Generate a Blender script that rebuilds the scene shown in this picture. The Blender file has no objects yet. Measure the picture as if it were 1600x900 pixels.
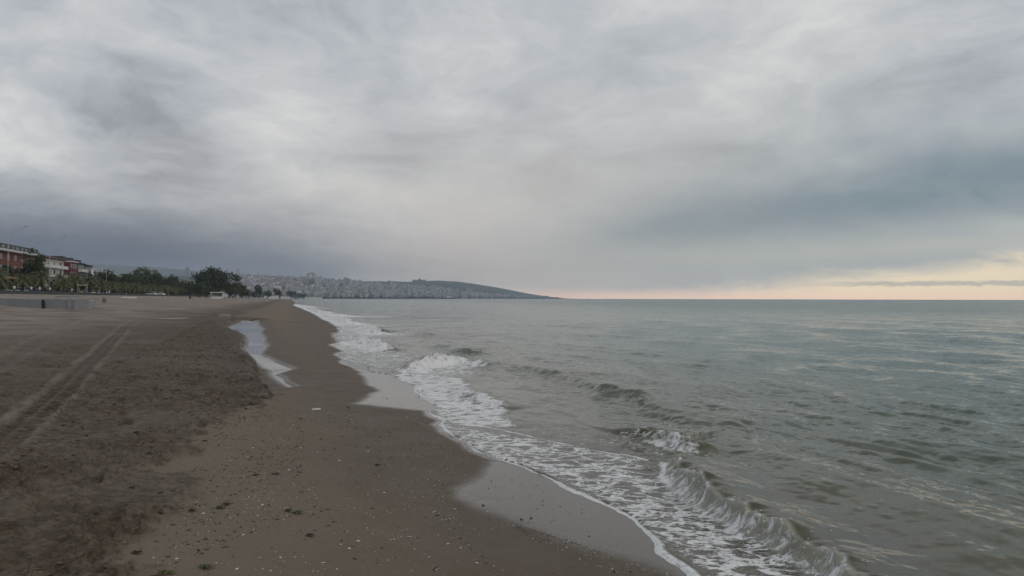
import bpy, bmesh, math, random
import numpy as np
from mathutils import Vector, Matrix

SC = bpy.context.scene
COL = SC.collection
rad = math.radians

def lin(r, g, b, k=1.0):
    f = lambda c: ((c / 255 + 0.055) / 1.055) ** 2.4 if c > 10 else c / 255 / 12.92
    return (f(r) * k, f(g) * k, f(b) * k, 1.0)

# ------------------------------------------------------------------ camera
HC = 2.0          # eye height above the sea
FPX = 1156.0      # focal length in 1600-px units
PITCH = 0.0141
ROLL = 0.0024
HAZE = 1.0e-4
cam_d = bpy.data.cameras.new('camera')
cam_d.sensor_width = 36.0
cam_d.lens = 36.0 * FPX / 1600.0
cam_d.clip_start = 0.1
cam_d.clip_end = 40000
cam = bpy.data.objects.new('camera', cam_d)
COL.objects.link(cam)
FWD = Vector((0, math.cos(PITCH), math.sin(PITCH)))
UP0 = Vector((0, -math.sin(PITCH), math.cos(PITCH)))
RT0 = Vector((1, 0, 0))
RT = RT0 * math.cos(ROLL) + UP0 * math.sin(ROLL)
UP = UP0 * math.cos(ROLL) - RT0 * math.sin(ROLL)
cam.matrix_world = Matrix(((RT.x, UP.x, -FWD.x, 0), (RT.y, UP.y, -FWD.y, 0), (RT.z, UP.z, -FWD.z, HC), (0, 0, 0, 1)))
SC.camera = cam

# ------------------------------------------------------------------ colour management
SC.view_settings.view_transform = 'Standard'
SC.view_settings.look = 'None'
SC.view_settings.exposure = 0.0
SC.view_settings.gamma = 1.0
SC.view_settings.use_curve_mapping = False
SC.cycles.volume_bounces = 2
SC.cycles.max_bounces = 6
SC.cycles.volume_step_rate = 4.0

# ------------------------------------------------------------------ sun: veiled, low, off to the right
SUN_AZ, SUN_EL = rad(118), rad(28)      # azimuth from the view direction towards the sea
sun_d = bpy.data.lights.new('sun', 'SUN')
sun_d.energy = 0.5
sun_d.angle = rad(50)
sun_d.color = (1.0, 0.90, 0.76)
sun = bpy.data.objects.new('sun', sun_d)
COL.objects.link(sun)
sdir = Vector((math.sin(SUN_AZ) * math.cos(SUN_EL), math.cos(SUN_AZ) * math.cos(SUN_EL), math.sin(SUN_EL)))
sun.rotation_euler = sdir.to_track_quat('Z', 'Y').to_euler()
sun.location = (60, 40, 60)

# ------------------------------------------------------------------ node helper
class NT:
    def __init__(self, tree):
        self.t = tree
        tree.nodes.clear()
    def n(self, kind, **kw):
        nd = self.t.nodes.new(kind)
        for k, v in kw.items():
            setattr(nd, k, v)
        return nd
    def link(self, a, b):
        self.t.links.new(a, b)
    def put(self, sock, v):
        if hasattr(v, 'is_linked') or hasattr(v, 'links'):
            self.link(v, sock)
        elif v is not None:
            try:
                sock.default_value = v
            except Exception:
                sock.default_value = v[:3]
    def m(self, op, a, b=None, c=None, clamp=False):
        nd = self.n('ShaderNodeMath', operation=op, use_clamp=clamp)
        for i, v in enumerate((a, b, c)):
            if v is not None:
                self.put(nd.inputs[i], v)
        return nd.outputs[0]
    def vm(self, op, a, b=None):
        nd = self.n('ShaderNodeVectorMath', operation=op)
        self.put(nd.inputs[0], a)
        if b is not None:
            self.put(nd.inputs['Scale'] if op == 'SCALE' else nd.inputs[1], b)
        return nd.outputs[0]
    def ss(self, v, a, b, x=0.0, y=1.0):
        nd = self.n('ShaderNodeMapRange', interpolation_type='SMOOTHSTEP')
        for s, q in zip(('Value', 'From Min', 'From Max', 'To Min', 'To Max'), (v, a, b, x, y)):
            self.put(nd.inputs[s], q)
        return nd.outputs[0]
    def mix(self, f, a, b, blend='MIX'):
        nd = self.n('ShaderNodeMix', data_type='RGBA', blend_type=blend)
        self.put(nd.inputs[0], f)
        self.put(nd.inputs[6], a)
        self.put(nd.inputs[7], b)
        return nd.outputs[2]
    def noise(self, vec, scale, detail=3, rough=0.5, dist=0.0, col=False):
        nd = self.n('ShaderNodeTexNoise')
        self.put(nd.inputs['Vector'], vec)
        for k, v in (('Scale', scale), ('Detail', detail), ('Roughness', rough), ('Distortion', dist)):
            nd.inputs[k].default_value = v
        return nd.outputs['Color' if col else 'Fac']
    def vor(self, vec, scale, feature='DISTANCE_TO_EDGE', rnd=1.0):
        nd = self.n('ShaderNodeTexVoronoi', feature=feature)
        self.put(nd.inputs['Vector'], vec)
        nd.inputs['Scale'].default_value = scale
        nd.inputs['Randomness'].default_value = rnd
        return nd.outputs['Distance']
    def attr(self, name):
        nd = self.n('ShaderNodeAttribute', attribute_name=name)
        return nd.outputs['Fac']
    def mapv(self, vec, scale=(1, 1, 1), rot=(0, 0, 0), loc=(0, 0, 0)):
        nd = self.n('ShaderNodeMapping')
        self.put(nd.inputs['Vector'], vec)
        nd.inputs['Scale'].default_value = scale
        nd.inputs['Rotation'].default_value = rot
        nd.inputs['Location'].default_value = loc
        return nd.outputs[0]
    def bump(self, h, strength, dist, normal=None):
        nd = self.n('ShaderNodeBump')
        self.put(nd.inputs['Height'], h)
        nd.inputs['Strength'].default_value = strength
        nd.inputs['Distance'].default_value = dist
        if normal is not None:
            self.put(nd.inputs['Normal'], normal)
        return nd.outputs[0]

# ------------------------------------------------------------------ world: overcast sky over a physical sky
world = bpy.data.worlds.new('World')
SC.world = world
world.use_nodes = True
W = NT(world.node_tree)
STR = 0.1
sky = W.n('ShaderNodeTexSky', sky_type='NISHITA')
sky.sun_disc = False
sky.sun_elevation = SUN_EL
sky.sun_rotation = SUN_AZ
sky.air_density = 1.5
sky.dust_density = 3.0
dirv = W.n('ShaderNodeTexCoord').outputs['Generated']
sp = W.n('ShaderNodeSeparateXYZ')
W.link(dirv, sp.inputs[0])
dx, dy, dz = sp.outputs
zc = W.m('MAXIMUM', dz, 0.0)
# clouds on a flat layer overhead: they crowd together towards the horizon
inv = W.m('DIVIDE', 1.0, W.m('ADD', zc, 0.26))
cp = W.n('ShaderNodeCombineXYZ')
W.link(W.m('MULTIPLY', dx, inv), cp.inputs[0])
W.link(W.m('MULTIPLY', dy, inv), cp.inputs[1])
cpl = cp.outputs[0]
warp = W.vm('SCALE', W.vm('SUBTRACT', W.noise(cpl, 1.3, 4, 0.55, col=True), (0.5, 0.5, 0.5)), 0.7)
cw = W.vm('ADD', cpl, warp)
n1 = W.noise(W.mapv(cw, (1, 0.9, 1), (0, 0, 0.5), (3.1, 1.7, 0)), 1.0, 7, 0.52)
n2 = W.noise(W.mapv(cw, (1, 1, 1), (0, 0, 0.2), (8.3, 4.4, 0)), 2.6, 8, 0.58)
n3 = W.noise(W.mapv(cw, (1, 1, 1), (0, 0, 0.9), (1.3, 6.4, 0)), 7.0, 8, 0.62)
az = W.m('ARCTAN2', dx, dy)
el = W.m('ARCSINE', zc)
wa = W.m('MULTIPLY', W.m('SUBTRACT', W.noise(cw, 1.6, 4, 0.55), 0.5), 0.16)
wb = W.m('MULTIPLY', W.m('SUBTRACT', W.noise(W.mapv(cw, loc=(5, 9, 2)), 1.9, 4, 0.55), 0.5), 0.10)
azw = W.m('ADD', az, wa)
elw = W.m('ADD', el, W.m('MULTIPLY', wb, W.ss(el, 0.0, 0.2, 0.25, 1.0)))
def blob(px, py, sx, sy, tilt=0.0, warped=True):
    a0 = math.atan((px - 800) / FPX)
    e0 = math.atan((466.3 - py) / FPX * math.cos(a0))
    A, E = (azw, elw) if warped else (az, el)
    u = W.m('SUBTRACT', A, a0)
    v = W.m('SUBTRACT', E, e0)
    if tilt:
        u, v = (W.m('ADD', W.m('MULTIPLY', u, math.cos(tilt)), W.m('MULTIPLY', v, math.sin(tilt))),
                W.m('SUBTRACT', W.m('MULTIPLY', v, math.cos(tilt)), W.m('MULTIPLY', u, math.sin(tilt))))
    u = W.m('DIVIDE', u, sx / FPX)
    v = W.m('DIVIDE', v, sy / FPX)
    s = W.m('ADD', W.m('MULTIPLY', u, u), W.m('MULTIPLY', v, v))
    return W.m('EXPONENT', W.m('MULTIPLY', s, -1.0))
# brightness of the cloud deck
tone = W.m('ADD', W.m('MULTIPLY', W.m('SUBTRACT', n1, 0.5), 0.75), W.m('MULTIPLY', W.m('SUBTRACT', n2, 0.5), 0.80))
tone = W.m('ADD', tone, W.m('MULTIPLY', W.m('SUBTRACT', n3, 0.5), 0.42))
tone = W.m('ADD', W.m('MULTIPLY', tone, 1.45), W.m('ADD', 0.56, W.m('MULTIPLY', W.ss(az, -0.5, -0.05), 0.07)))
def add(px, py, sx, sy, amt, tilt=0.0):
    global tone
    tone = W.m('ADD', tone, W.m('MULTIPLY', blob(px, py, sx, sy, tilt), amt))
add(30, 230, 170, 80, 0.26, -0.6)      # lighter gap at the left
add(455, 140, 85, 70, 0.26)            # bright hole
add(560, 160, 60, 40, 0.10)
add(670, 100, 70, 80, 0.14)
add(170, 50, 230, 60, 0.16, -0.2)
add(290, 240, 190, 60, -0.26, -0.35)   # long grey roll across the left half
add(620, 190, 90, 60, -0.14, -0.6)
add(430, 20, 120, 40, -0.12)
add(560, 300, 160, 40, 0.14)
add(960, 210, 200, 40, 0.20, 0.12)
add(1150, 130, 170, 40, 0.14)
add(780, 90, 160, 80, 0.08)
add(1500, 180, 220, 40, 0.08, 0.2)
add(1120, 20, 320, 75, 0.22)
tone = W.m('MINIMUM', W.m('MAXIMUM', tone, 0.0), 1.0)
cr = W.n('ShaderNodeValToRGB')
W.link(tone, cr.inputs[0])
e = cr.color_ramp.elements
e[0].position = 0.0
e[0].color = lin(128, 133, 142)
e[1].position = 1.0
e[1].color = lin(222, 222, 221)
for p, c in ((0.3, (154, 158, 165)), (0.6, (186, 190, 196)), (0.8, (203, 205, 207))):
    q = cr.color_ramp.elements.new(p)
    q.color = lin(*c)
skyc = cr.outputs[0]
def tint(f, c):
    global skyc
    skyc = W.mix(f, skyc, c)
frag = W.m('ADD', 0.55, W.m('MULTIPLY', n3, 0.9))      # ragged edges
# the sky over the sea is greener; the middle above the headland is warm grey
tint(W.m('MULTIPLY', blob(1180, 250, 420, 190), 0.30), lin(184, 190, 188))
tint(W.m('MULTIPLY', blob(790, 350, 440, 150), 0.70), lin(210, 203, 196))
tint(W.m('MULTIPLY', blob(820, 430, 290, 48), 0.60), lin(232, 210, 194))
# teal rain cloud over the sea
tint(W.m('MULTIPLY', W.m('MULTIPLY', blob(1440, 300, 340, 72, 0.10), 0.92), frag), lin(124, 141, 149))
tint(W.m('MULTIPLY', W.m('MULTIPLY', blob(1120, 350, 260, 46, 0.12), 0.66), frag), lin(136, 148, 153))
tint(W.m('MULTIPLY', blob(1700, 260, 160, 40, 0.0), 0.5), lin(122, 140, 150))
# lighter veil between the rain cloud and the sea
tint(W.m('MULTIPLY', blob(1330, 400, 480, 30, 0.03), 0.80), lin(200, 199, 188))
# slate bank hanging over the land
bank = W.m('MULTIPLY', W.ss(elw, 0.17, 0.03), W.ss(azw, -0.16, -0.48))
tint(W.m('MULTIPLY', bank, 0.97), lin(58, 69, 92))
tint(W.m('MULTIPLY', blob(400, 425, 240, 40), 0.80), lin(94, 101, 115))
# clear warm strip below the cloud deck, widening to the right
top = W.m('ADD', W.m('MULTIPLY', W.m('MINIMUM', W.m('MAXIMUM', W.m('SUBTRACT', az, 0.24), 0.0), 0.40), 0.115), 0.006)
top = W.m('ADD', top, W.m('MULTIPLY', wb, 0.30))
top = W.m('ADD', top, W.m('MULTIPLY', W.m('SUBTRACT', n3, 0.5), 0.03))
strip = W.ss(W.m('SUBTRACT', top, el), -0.016, 0.016)
strip = W.m('MULTIPLY', strip, W.ss(az, 0.10, 0.46))
tint(W.m('MULTIPLY', strip, 0.95), lin(255, 230, 186, 1.50))
glow = W.m('MULTIPLY', W.ss(el, 0.018, 0.0), W.ss(az, -0.25, 0.20))
tint(W.m('MULTIPLY', glow, 0.66), lin(252, 208, 178, 1.55))
# thin broken line of low cumulus in the strip
lump = W.noise(W.mapv(cw, (5, 5, 5)), 4.0, 5, 0.65)
cl = W.m('ABSOLUTE', W.m('SUBTRACT', W.m('ADD', el, W.m('MULTIPLY', lump, -0.010)), 0.0135))
cl = W.m('MULTIPLY', W.ss(cl, 0.0040, 0.0014), W.ss(az, 0.36, 0.46))
tint(W.m('MULTIPLY', cl, 0.72), lin(200, 190, 176))
cover = 0.97
scaled = W.vm('SCALE', skyc, 1.0 / STR)
final = W.mix(cover, sky.outputs[0], scaled)
bg = W.n('ShaderNodeBackground')
W.link(final, bg.inputs[0])
bg.inputs[1].default_value = STR
wo = W.n('ShaderNodeOutputWorld')
W.link(bg.outputs[0], wo.inputs[0])
world.cycles.sampling_method = 'MANUAL'
world.cycles.sample_map_resolution = 512

# ------------------------------------------------------------------ numeric helpers
def vnoise(x, y, seed=0):
    xi = np.floor(x).astype(np.int64)
    yi = np.floor(y).astype(np.int64)
    fx, fy = x - xi, y - yi
    fx = fx * fx * fx * (fx * (fx * 6 - 15) + 10)
    fy = fy * fy * fy * (fy * (fy * 6 - 15) + 10)
    def h(a, b):
        n = (a * 374761393 + b * 668265263 + seed * 1442695041) & 0xFFFFFFFF
        n = ((n ^ (n >> 13)) * 1274126177) & 0xFFFFFFFF
        return ((n ^ (n >> 16)) & 0xFFFF) / 65535.0
    a = h(xi, yi) * (1 - fx) + h(xi + 1, yi) * fx
    b = h(xi, yi + 1) * (1 - fx) + h(xi + 1, yi + 1) * fx
    return (a * (1 - fy) + b * fy) * 2 - 1

def fbm(x, y, octv=4, gain=0.5, seed=0):
    v, a, s = np.zeros_like(x), 1.0, 0.0
    for k in range(octv):
        v += a * vnoise(x * 2 ** k + 17.3 * k, y * 2 ** k - 9.1 * k, seed + k)
        s += a
        a *= gain
    return v / s

def sstep(v, a, b):
    t = np.clip((v - a) / (b - a), 0, 1)
    return t * t * (3 - 2 * t)

def poly_sd(P, line, closed=False):
    """signed distance to a polyline (positive on its left), and arc position 0..n of the nearest point"""
    L = np.asarray(line, float)
    if closed:
        L = np.vstack([L, L[:1]])
    best = np.full(len(P), 1e18)
    sg = np.ones(len(P))
    tt = np.zeros(len(P))
    for i in range(len(L) - 1):
        a, b = L[i], L[i + 1]
        ab = b - a
        ap = P - a
        t = np.clip((ap @ ab) / (ab @ ab), 0, 1)
        q = ap - t[:, None] * ab
        d2 = (q * q).sum(1)
        cr_ = ab[0] * ap[:, 1] - ab[1] * ap[:, 0]
        m = d2 < best
        best[m] = d2[m]
        sg[m] = np.sign(cr_[m])
        tt[m] = i + t[m]
    return np.sqrt(best) * np.where(sg == 0, 1, sg), tt

def inside_sd(P, poly):
    """distance to a closed polygon, negative inside"""
    d, _ = poly_sd(P, poly, True)
    L = np.asarray(poly, float)
    ins = np.zeros(len(P), bool)
    n = len(L)
    for i in range(n):
        x1, y1 = L[i]
        x2, y2 = L[(i + 1) % n]
        c = (y1 > P[:, 1]) != (y2 > P[:, 1])
        xx = (x2 - x1) * (P[:, 1] - y1) / (y2 - y1 + 1e-12) + x1
        ins ^= c & (P[:, 0] < xx)
    return np.where(ins, -np.abs(d), np.abs(d))

# ------------------------------------------------------------------ the lie of the land
_ys = np.arange(-300, 7500, 0.5)
_tx = np.interp(_ys, [-300, -50, 0, 5.3, 8.4, 11.7, 19.6, 30, 48, 100, 200, 300, 600, 1500, 7500],
                [110, 20, 3.3, 1.55, .45, -.75, -3.3, -6.3, -11.3, -26.5, -57, -87, -178, -445, -2200])
_k = np.exp(-np.linspace(-2, 2, 21) ** 2)
_k /= _k.sum()
_tx = np.convolve(np.pad(_tx, 10, 'edge'), _k, 'valid')
def Xs(y):
    return np.interp(y, _ys, _tx)
def inland(x, y):
    return (Xs(y) - x) * 0.957
_pd = np.arange(-500, 7000, 0.1)
_pz = np.interp(_pd, [-500, -40, -20, -5, 0, 1.5, 3, 4.5, 6, 10, 20, 35, 51, 54, 58, 110, 7000],
                [-2.4, -2.2, -1.3, -.40, 0, .10, .235, .36, .46, .66, .98, 1.65, 2.55, 2.62, 2.66, 3.0, 4.0])
_k2 = np.exp(-np.linspace(-2, 2, 15) ** 2)
_k2 /= _k2.sum()
_pz = np.convolve(np.pad(_pz, 7, 'edge'), _k2, 'valid')
def zbase(x, y):
    return np.interp(inland(x, y), _pd, _pz)

def ray(px, py):
    v = RT * ((px - 800) / FPX) + UP * (-(py - 450) / FPX) + FWD
    return v
def at_z(px, py, z):
    v = ray(px, py)
    t = (z - HC) / v.z
    return (v.x * t, v.y * t)
def hit(px, py):
    v = ray(px, py)
    t = 2.0
    for _ in range(4000):
        x, y, z = v.x * t, v.y * t, HC + v.z * t
        g = float(zbase(np.array([x]), np.array([y]))[0])
        if z <= g:
            break
        t += max(0.01, (z - g) * 0.8)
        if t > 6000:
            break
    return (v.x * t, v.y * t)
def col_at(px, Y):
    """X of the vertical plane through pixel column px (at the horizon) at distance Y"""
    v = ray(px, 466)
    return v.x / v.y * Y

EDGE_PX = [(1290, 985), (1190, 940), (1112, 902), (1085, 880), (1060, 862), (1030, 838), (1012, 822), (985, 808), (958, 797), (930, 782), (905, 770), (884, 762), (862, 750), (848, 740),
           (820, 731), (795, 724), (765, 716), (742, 708), (722, 696), (705, 686), (690, 676), (683, 664), (690, 656), (672, 650), (668, 642), (684, 634), (672, 629), (652, 620), (636, 608), (640, 600), (622, 590),
           (612, 583), (585, 581), (560, 576), (538, 566), (524, 556), (534, 549), (522, 541), (530, 534), (520, 526), (534, 517), (528, 509), (505, 498), (490, 490), (474, 483), (458, 478)]
EDGE = [at_z(x, y, 0.03) for x, y in EDGE_PX]
lastY = EDGE[-1][1]
firstY = EDGE[0][1]
EDGE = [(float(Xs(np.array([y]))[0]) + 0.2, y) for y in (-120, -40, -10, 0)] + EDGE + [(float(Xs(np.array([y]))[0]), y) for y in (330, 420, 600, 1000, 2000, 7200)]
EDGE = np.array(EDGE)

STREAM_PX = [(384, 500), (402, 502), (404, 508), (412, 513), (407, 519), (414, 527), (413, 534), (419, 539), (412, 546), (408, 552), (420, 557), (434, 565), (452, 571), (461, 575), (440, 579), (432, 581),
             (443, 586), (448, 594), (463, 602), (450, 602), (438, 594), (428, 586), (422, 579), (424, 574), (410, 569), (400, 562), (394, 555), (385, 549), (372, 548), (386, 538), (387, 528), (375, 519), (357, 513), (360, 507)]
STREAM = np.array([hit(x, y) for x, y in STREAM_PX])
_rb = STREAM[:19]
_ro = np.argsort(_rb[:, 1])
_ty = _rb[_ro, 1]
_tz = np.minimum.accumulate((zbase(_rb[:, 0], _rb[:, 1])[_ro] - .03)[::-1])[::-1]
def TL(y):
    return np.interp(y, _ty, _tz)
SCARP_PX = [(455, 655), (438, 632), (428, 618), (408, 602), (397, 592), (396, 580), (402, 572), (394, 560), (386, 552), (366, 546), (384, 537), (387, 528), (374, 519), (350, 513), (346, 507), (362, 501), (386, 499)]
SCARP = np.array([hit(x, y) for x, y in SCARP_PX])
# channel from the concrete outlet to the open stream (seen as a dark line across the sand)
CHAN = np.array([hit(386, 500), hit(350, 495), hit(290, 490), hit(200, 487), hit(120, 486), hit(60, 485)])
TRACK = np.array([hit(*p) for p in [(215, 500), (195, 511), (172, 535), (142, 566), (104, 604), (60, 640), (0, 688), (-70, 740), (-200, 830)]])
TRACK2 = np.array([hit(*p) for p in [(150, 498), (100, 513), (50, 538), (0, 566), (-80, 610)]])
FILM1 = np.array([hit(*p) for p in [(562, 582), (575, 600), (588, 610), (566, 624), (550, 631), (610, 637), (672, 643), (760, 630), (740, 560), (540, 562)]])
FILM2 = np.array([hit(*p) for p in [(768, 722), (752, 745), (716, 765), (718, 780), (745, 793), (800, 815), (860, 838), (920, 858), (1000, 880), (1070, 905), (1200, 960), (1290, 960), (1050, 780), (850, 725)]])
FILM3 = np.array([hit(*p) for p in [(520, 520), (528, 535), (536, 545), (545, 570), (600, 575), (600, 520)]])
SMOOTH_PX = [(446, 640), (432, 632), (412, 640), (380, 650), (330, 668), (322, 684), (268, 716), (262, 735), (292, 765), (282, 795), (238, 840), (225, 862), (236, 905), (150, 1000), (100, 1300)]
SMOOTH = np.array(list(SCARP[:0:-1]) + [hit(*p) for p in SMOOTH_PX[1:]] + [(30, -6), (60, 30), (40, 70)])
BANK = np.array(list(SCARP) + [(-45, 75), (-60, 40), (-30, 6), (-6, 6)])

# ------------------------------------------------------------------ fan-shaped survey grid
dense = np.linspace(rad(-41), rad(41), 1060)
left_az = np.concatenate([np.arange(-180, -60, 6), np.arange(-60, -41, 1.5)])
AZ = np.concatenate([np.radians(left_az), dense, np.radians(-left_az[::-1])])
q = np.concatenate([np.array([5000, 2500, 1600]), np.arange(1200, 470, -8.0), np.arange(470, 60, -0.85), np.arange(60, 3, -0.5), np.geomspace(3, 0.33, 40)])
RR = HC * FPX / q
GA, GR = np.meshgrid(AZ, RR)
GX, GY = (np.sin(GA) * GR).ravel(), (np.cos(GA) * GR).ravel()
NC, NR = len(AZ), len(RR)

def grid_mesh(name, X, Y, Z, keep, attrs):
    idx = np.arange(NC * NR).reshape(NR, NC)
    a, b, c, d = idx[:-1, :-1], idx[:-1, 1:], idx[1:, 1:], idx[1:, :-1]
    F = np.stack([a, d, c, b], -1).reshape(-1, 4)
    k = keep.reshape(NR, NC)
    fk = (k[:-1, :-1] & k[:-1, 1:] & k[1:, 1:] & k[1:, :-1]).ravel()
    F = F[fk]
    used = np.zeros(NC * NR, bool)
    used[F.ravel()] = True
    remap = np.cumsum(used) - 1
    F = remap[F]
    V = np.stack([X, Y, Z], -1)[used]
    me = bpy.data.meshes.new(name)
    me.vertices.add(len(V))
    me.vertices.foreach_set('co', V.ravel().astype(np.float32))
    me.loops.add(F.size)
    me.loops.foreach_set('vertex_index', F.ravel()[...].astype(np.int32))
    me.polygons.add(len(F))
    me.polygons.foreach_set('loop_start', np.arange(0, F.size, 4, dtype=np.int32))
    me.polygons.foreach_set('loop_total', np.full(len(F), 4, np.int32))
    me.update(calc_edges=True)
    me.polygons.foreach_set('use_smooth', np.ones(len(F), bool))
    for k_, v_ in attrs.items():
        at = me.attributes.new(k_, 'FLOAT', 'POINT')
        at.data.foreach_set('value', v_[used].astype(np.float32))
    ob = bpy.data.objects.new(name, me)
    COL.objects.link(ob)
    ob['kind'] = 'structure'
    return ob

def near_mask(P, line, m):
    lo, hi = line.min(0) - m, line.max(0) + m
    return (P[:, 0] > lo[0]) & (P[:, 0] < hi[0]) & (P[:, 1] > lo[1]) & (P[:, 1] < hi[1])

def local_sd(P, line, m, inside=False):
    out = np.full(len(P), 1e3)
    tt = np.zeros(len(P))
    k = near_mask(P, line, m)
    if inside:
        out[k] = inside_sd(P[k], line)
    else:
        out[k], tt[k] = poly_sd(P[k], line)
    return out, tt

def survey(x, y, detail=True):
    """sand height and surface state at points"""
    P = np.stack([x, y], -1)
    r = np.hypot(x, y)
    d = inland(x, y)
    z = zbase(x, y)
    A = {}
    # scarp: land to its left side stands higher
    # SCARP runs away from the camera with the churned bank on its left
    sc, st = local_sd(P, SCARP, 9)
    kk = sc < 900
    sc[kk] = np.abs(sc[kk]) * np.where(inside_sd(P[kk], BANK) < 0, 1, -1)
    jag = 0.10 * vnoise(x * 2.1, y * 2.1, 5) + 0.06 * vnoise(x * 6, y * 6, 6)
    scj = sc + jag
    fade = sstep(y, 9.0, 13.0) * (1 - sstep(y, 52, 60))
    tl = TL(y)
    sdS, _ = local_sd(P, STREAM, 4, True)
    right = (sc < 900) & (scj <= 0)
    # wet flat beside the stream (sea side of the scarp)
    flat = np.minimum(z, tl + 0.010 + 0.06 * np.clip(sdS, 0, 3) + 0.010 * np.clip(-scj, 0, 2))
    wr = fade * (1 - sstep(np.clip(sdS, 0, 10), 0.4, 3.0))
    z = np.where(right, z * (1 - wr) + flat * wr, z)
    z = np.where(sdS < 0.0, np.minimum(z, tl - 0.002 - 0.06 * sstep(-sdS, 0, 0.3)), z)
    hi = sstep(scj, 0.0, 0.10) * fade * sstep(st, 0.3, 3.0) * np.exp(-np.clip(scj, 0, 50) / 3.5)
    z = np.where((sc < 900) & (scj > 0), np.maximum(z + 0.07 * hi, z * (1 - hi) + (tl + 0.20) * hi), z)
    # channel to the outlet
    cd, _ = local_sd(P, CHAN, 6)
    cdn = np.abs(cd + 0.25 * vnoise(x * .9, y * .9, 31))
    z = z - 0.42 * (1 - sstep(cdn, 0.8, 1.5)) * sstep(x, -52, -40) * (cd < 900)
    z = z + 0.10 * np.exp(-((cdn - 1.7) / 0.7) ** 2) * (cd < 900)
    # churned or smooth
    sm, _ = local_sd(P, SMOOTH, 6, True)
    sm = -sm
    wob = 0.22 * fbm(x * 1.3, y * 1.3, 4, .55, 41)
    ch = sstep(-(sm + wob * 1.8) + .45 * fbm(x * 4.5, y * 3.2, 4, .6, 42), -0.12, 0.22) * sstep(d, .8, 2.0)
    ch = np.where(y > 55, sstep(d + 1.5 * fbm(x * .15, y * .15, 3, .5, 3), 6.5, 8.5), ch)
    ch = np.where(sdS < 0.2, 0, ch)
    A['churn'] = ch
    A['scarp'] = np.exp(-((scj - .03) / .17) ** 2) * fade * sstep(st, 0.3, 3.0) * (sc < 900)  # band along the cut bank where its shade gets painted
    A['chan'] = (1 - sstep(cdn, 0.9, 1.6)) * (cd < 900)
    tk, tkt = local_sd(P, TRACK, 2.5)
    tk2, _ = local_sd(P, TRACK2, 2.5)
    inT = (1 - sstep(np.abs(tk), 0.18, 0.25))
    inT2 = (1 - sstep(np.abs(tk2), 0.22, 0.40))
    A['track'] = np.maximum(inT, 0.6 * inT2)
    A['ridge'] = np.maximum(np.exp(-((np.abs(tk) - .24) / .075) ** 2), .6 * np.exp(-((np.abs(tk2) - .30) / .10) ** 2)) * (.65 + .5 * vnoise(x * 2.2, y * 2.2, 19))
    A['lug'] = 0 * x
    if detail:
        lod = lambda wl: 1 - sstep(r * r / (HC * FPX) * 1.1, wl * 0.35, wl * 0.9)
        f1 = fbm(x * 1.1, y * 1.1, 3, .5, 11)
        f2 = fbm(x * 4.2, y * 4.2, 3, .55, 12) * lod(0.25)
        rid = (1 - np.abs(fbm(x * 6.5 + f1, y * 6.5, 3, .5, 13)) * 2) * lod(0.15)
        f3 = fbm(x * 17, y * 17, 3, .6, 14) * lod(0.06)
        calm = 1 - 0.8 * A['track']
        crev = np.exp(-(fbm(x * 4.6 + .4 * f1, y * 3.6, 3, .6, 17) / .10) ** 2) * lod(.2) + .7 * np.exp(-(fbm(x * 10, y * 7.5, 2, .5, 18) / .10) ** 2) * lod(.1)
        rg_ = ch * (.30 + .95 * sstep(fbm(x * .8, y * .8, 3, .5, 117), -.25, .45))
        z = z - rg_ * calm * .020 * crev
        z = z + rg_ * calm * (0.040 * f1 + 0.054 * f2 + 0.028 * rid + 0.030 * f3 + 0.03 * np.maximum(0, .55 - np.abs(fbm(x * 9, y * 14, 3, .6, 16)) * 3) * lod(.1)) + 0.05 * ch * fbm(x * .35, y * .35, 2, .5, 15)
        z = z + (1 - ch) * (0.006 * f1 + 0.0022 * f2 + 0.0012 * f3) * sstep(d, 0.3, 1.5)
        # footprints in the churned sand
        rng = np.random.default_rng(4)
        nf = 0
        while nf < 420:
            fx, fy = rng.uniform(-13, 1), rng.uniform(3.5, 24)
            ang = rng.normal(0.3, 1.1)
            ln, wd = rng.uniform(.10, .19), rng.uniform(.05, .09)
            dp = rng.uniform(.03, .075)
            nf += 1
            k = (np.abs(x - fx) < .45) & (np.abs(y - fy) < .45)
            if not k.any():
                continue
            u = (x[k] - fx) * math.sin(ang) + (y[k] - fy) * math.cos(ang)
            v = (x[k] - fx) * math.cos(ang) - (y[k] - fy) * math.sin(ang)
            e_ = np.sqrt((u / ln) ** 2 + (v / wd) ** 2)
            z[k] += ch[k] * calm[k] * dp * (-(1 - sstep(e_, .6, 1.15)) + 0.45 * np.exp(-((e_ - 1.35) / .25) ** 2))
        # tyre tracks: pressed bed, raised shoulders, chevron lugs
        seg = np.concatenate([[0], np.cumsum(np.hypot(*np.diff(TRACK, axis=0).T))])
        s_ = np.interp(tkt, np.arange(len(seg)), seg)
        chev = s_ + np.abs(tk) * 0.55
        lug = sstep(np.abs(((chev / 0.27) % 1) - 0.5), 0.10, 0.26) * sstep(np.abs(tk), 0.03, 0.06)
        tf = inT * sstep(r, 1, 3)
        A['lug'] = np.clip(tf * lug * (.75 + .5 * vnoise(x * 3, y * 3, 8)) * (1 - sstep(np.abs(tk), .13, .19)), 0, 1)
        z = z - tf * 0.015 - tf * 0.085 * lug * (0.6 + 0.5 * vnoise(x * 3, y * 3, 8)) * lod(0.2)
        z = z + 0.032 * np.exp(-((np.abs(tk) - 0.27) / .07) ** 2) * (0.7 + .5 * vnoise(x * 4, y * 4, 9))
        z = z - 0.03 * inT2 + 0.02 * np.exp(-((np.abs(tk2) - 0.45) / .1) ** 2)
    return z, d, A, sdS, r

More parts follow.
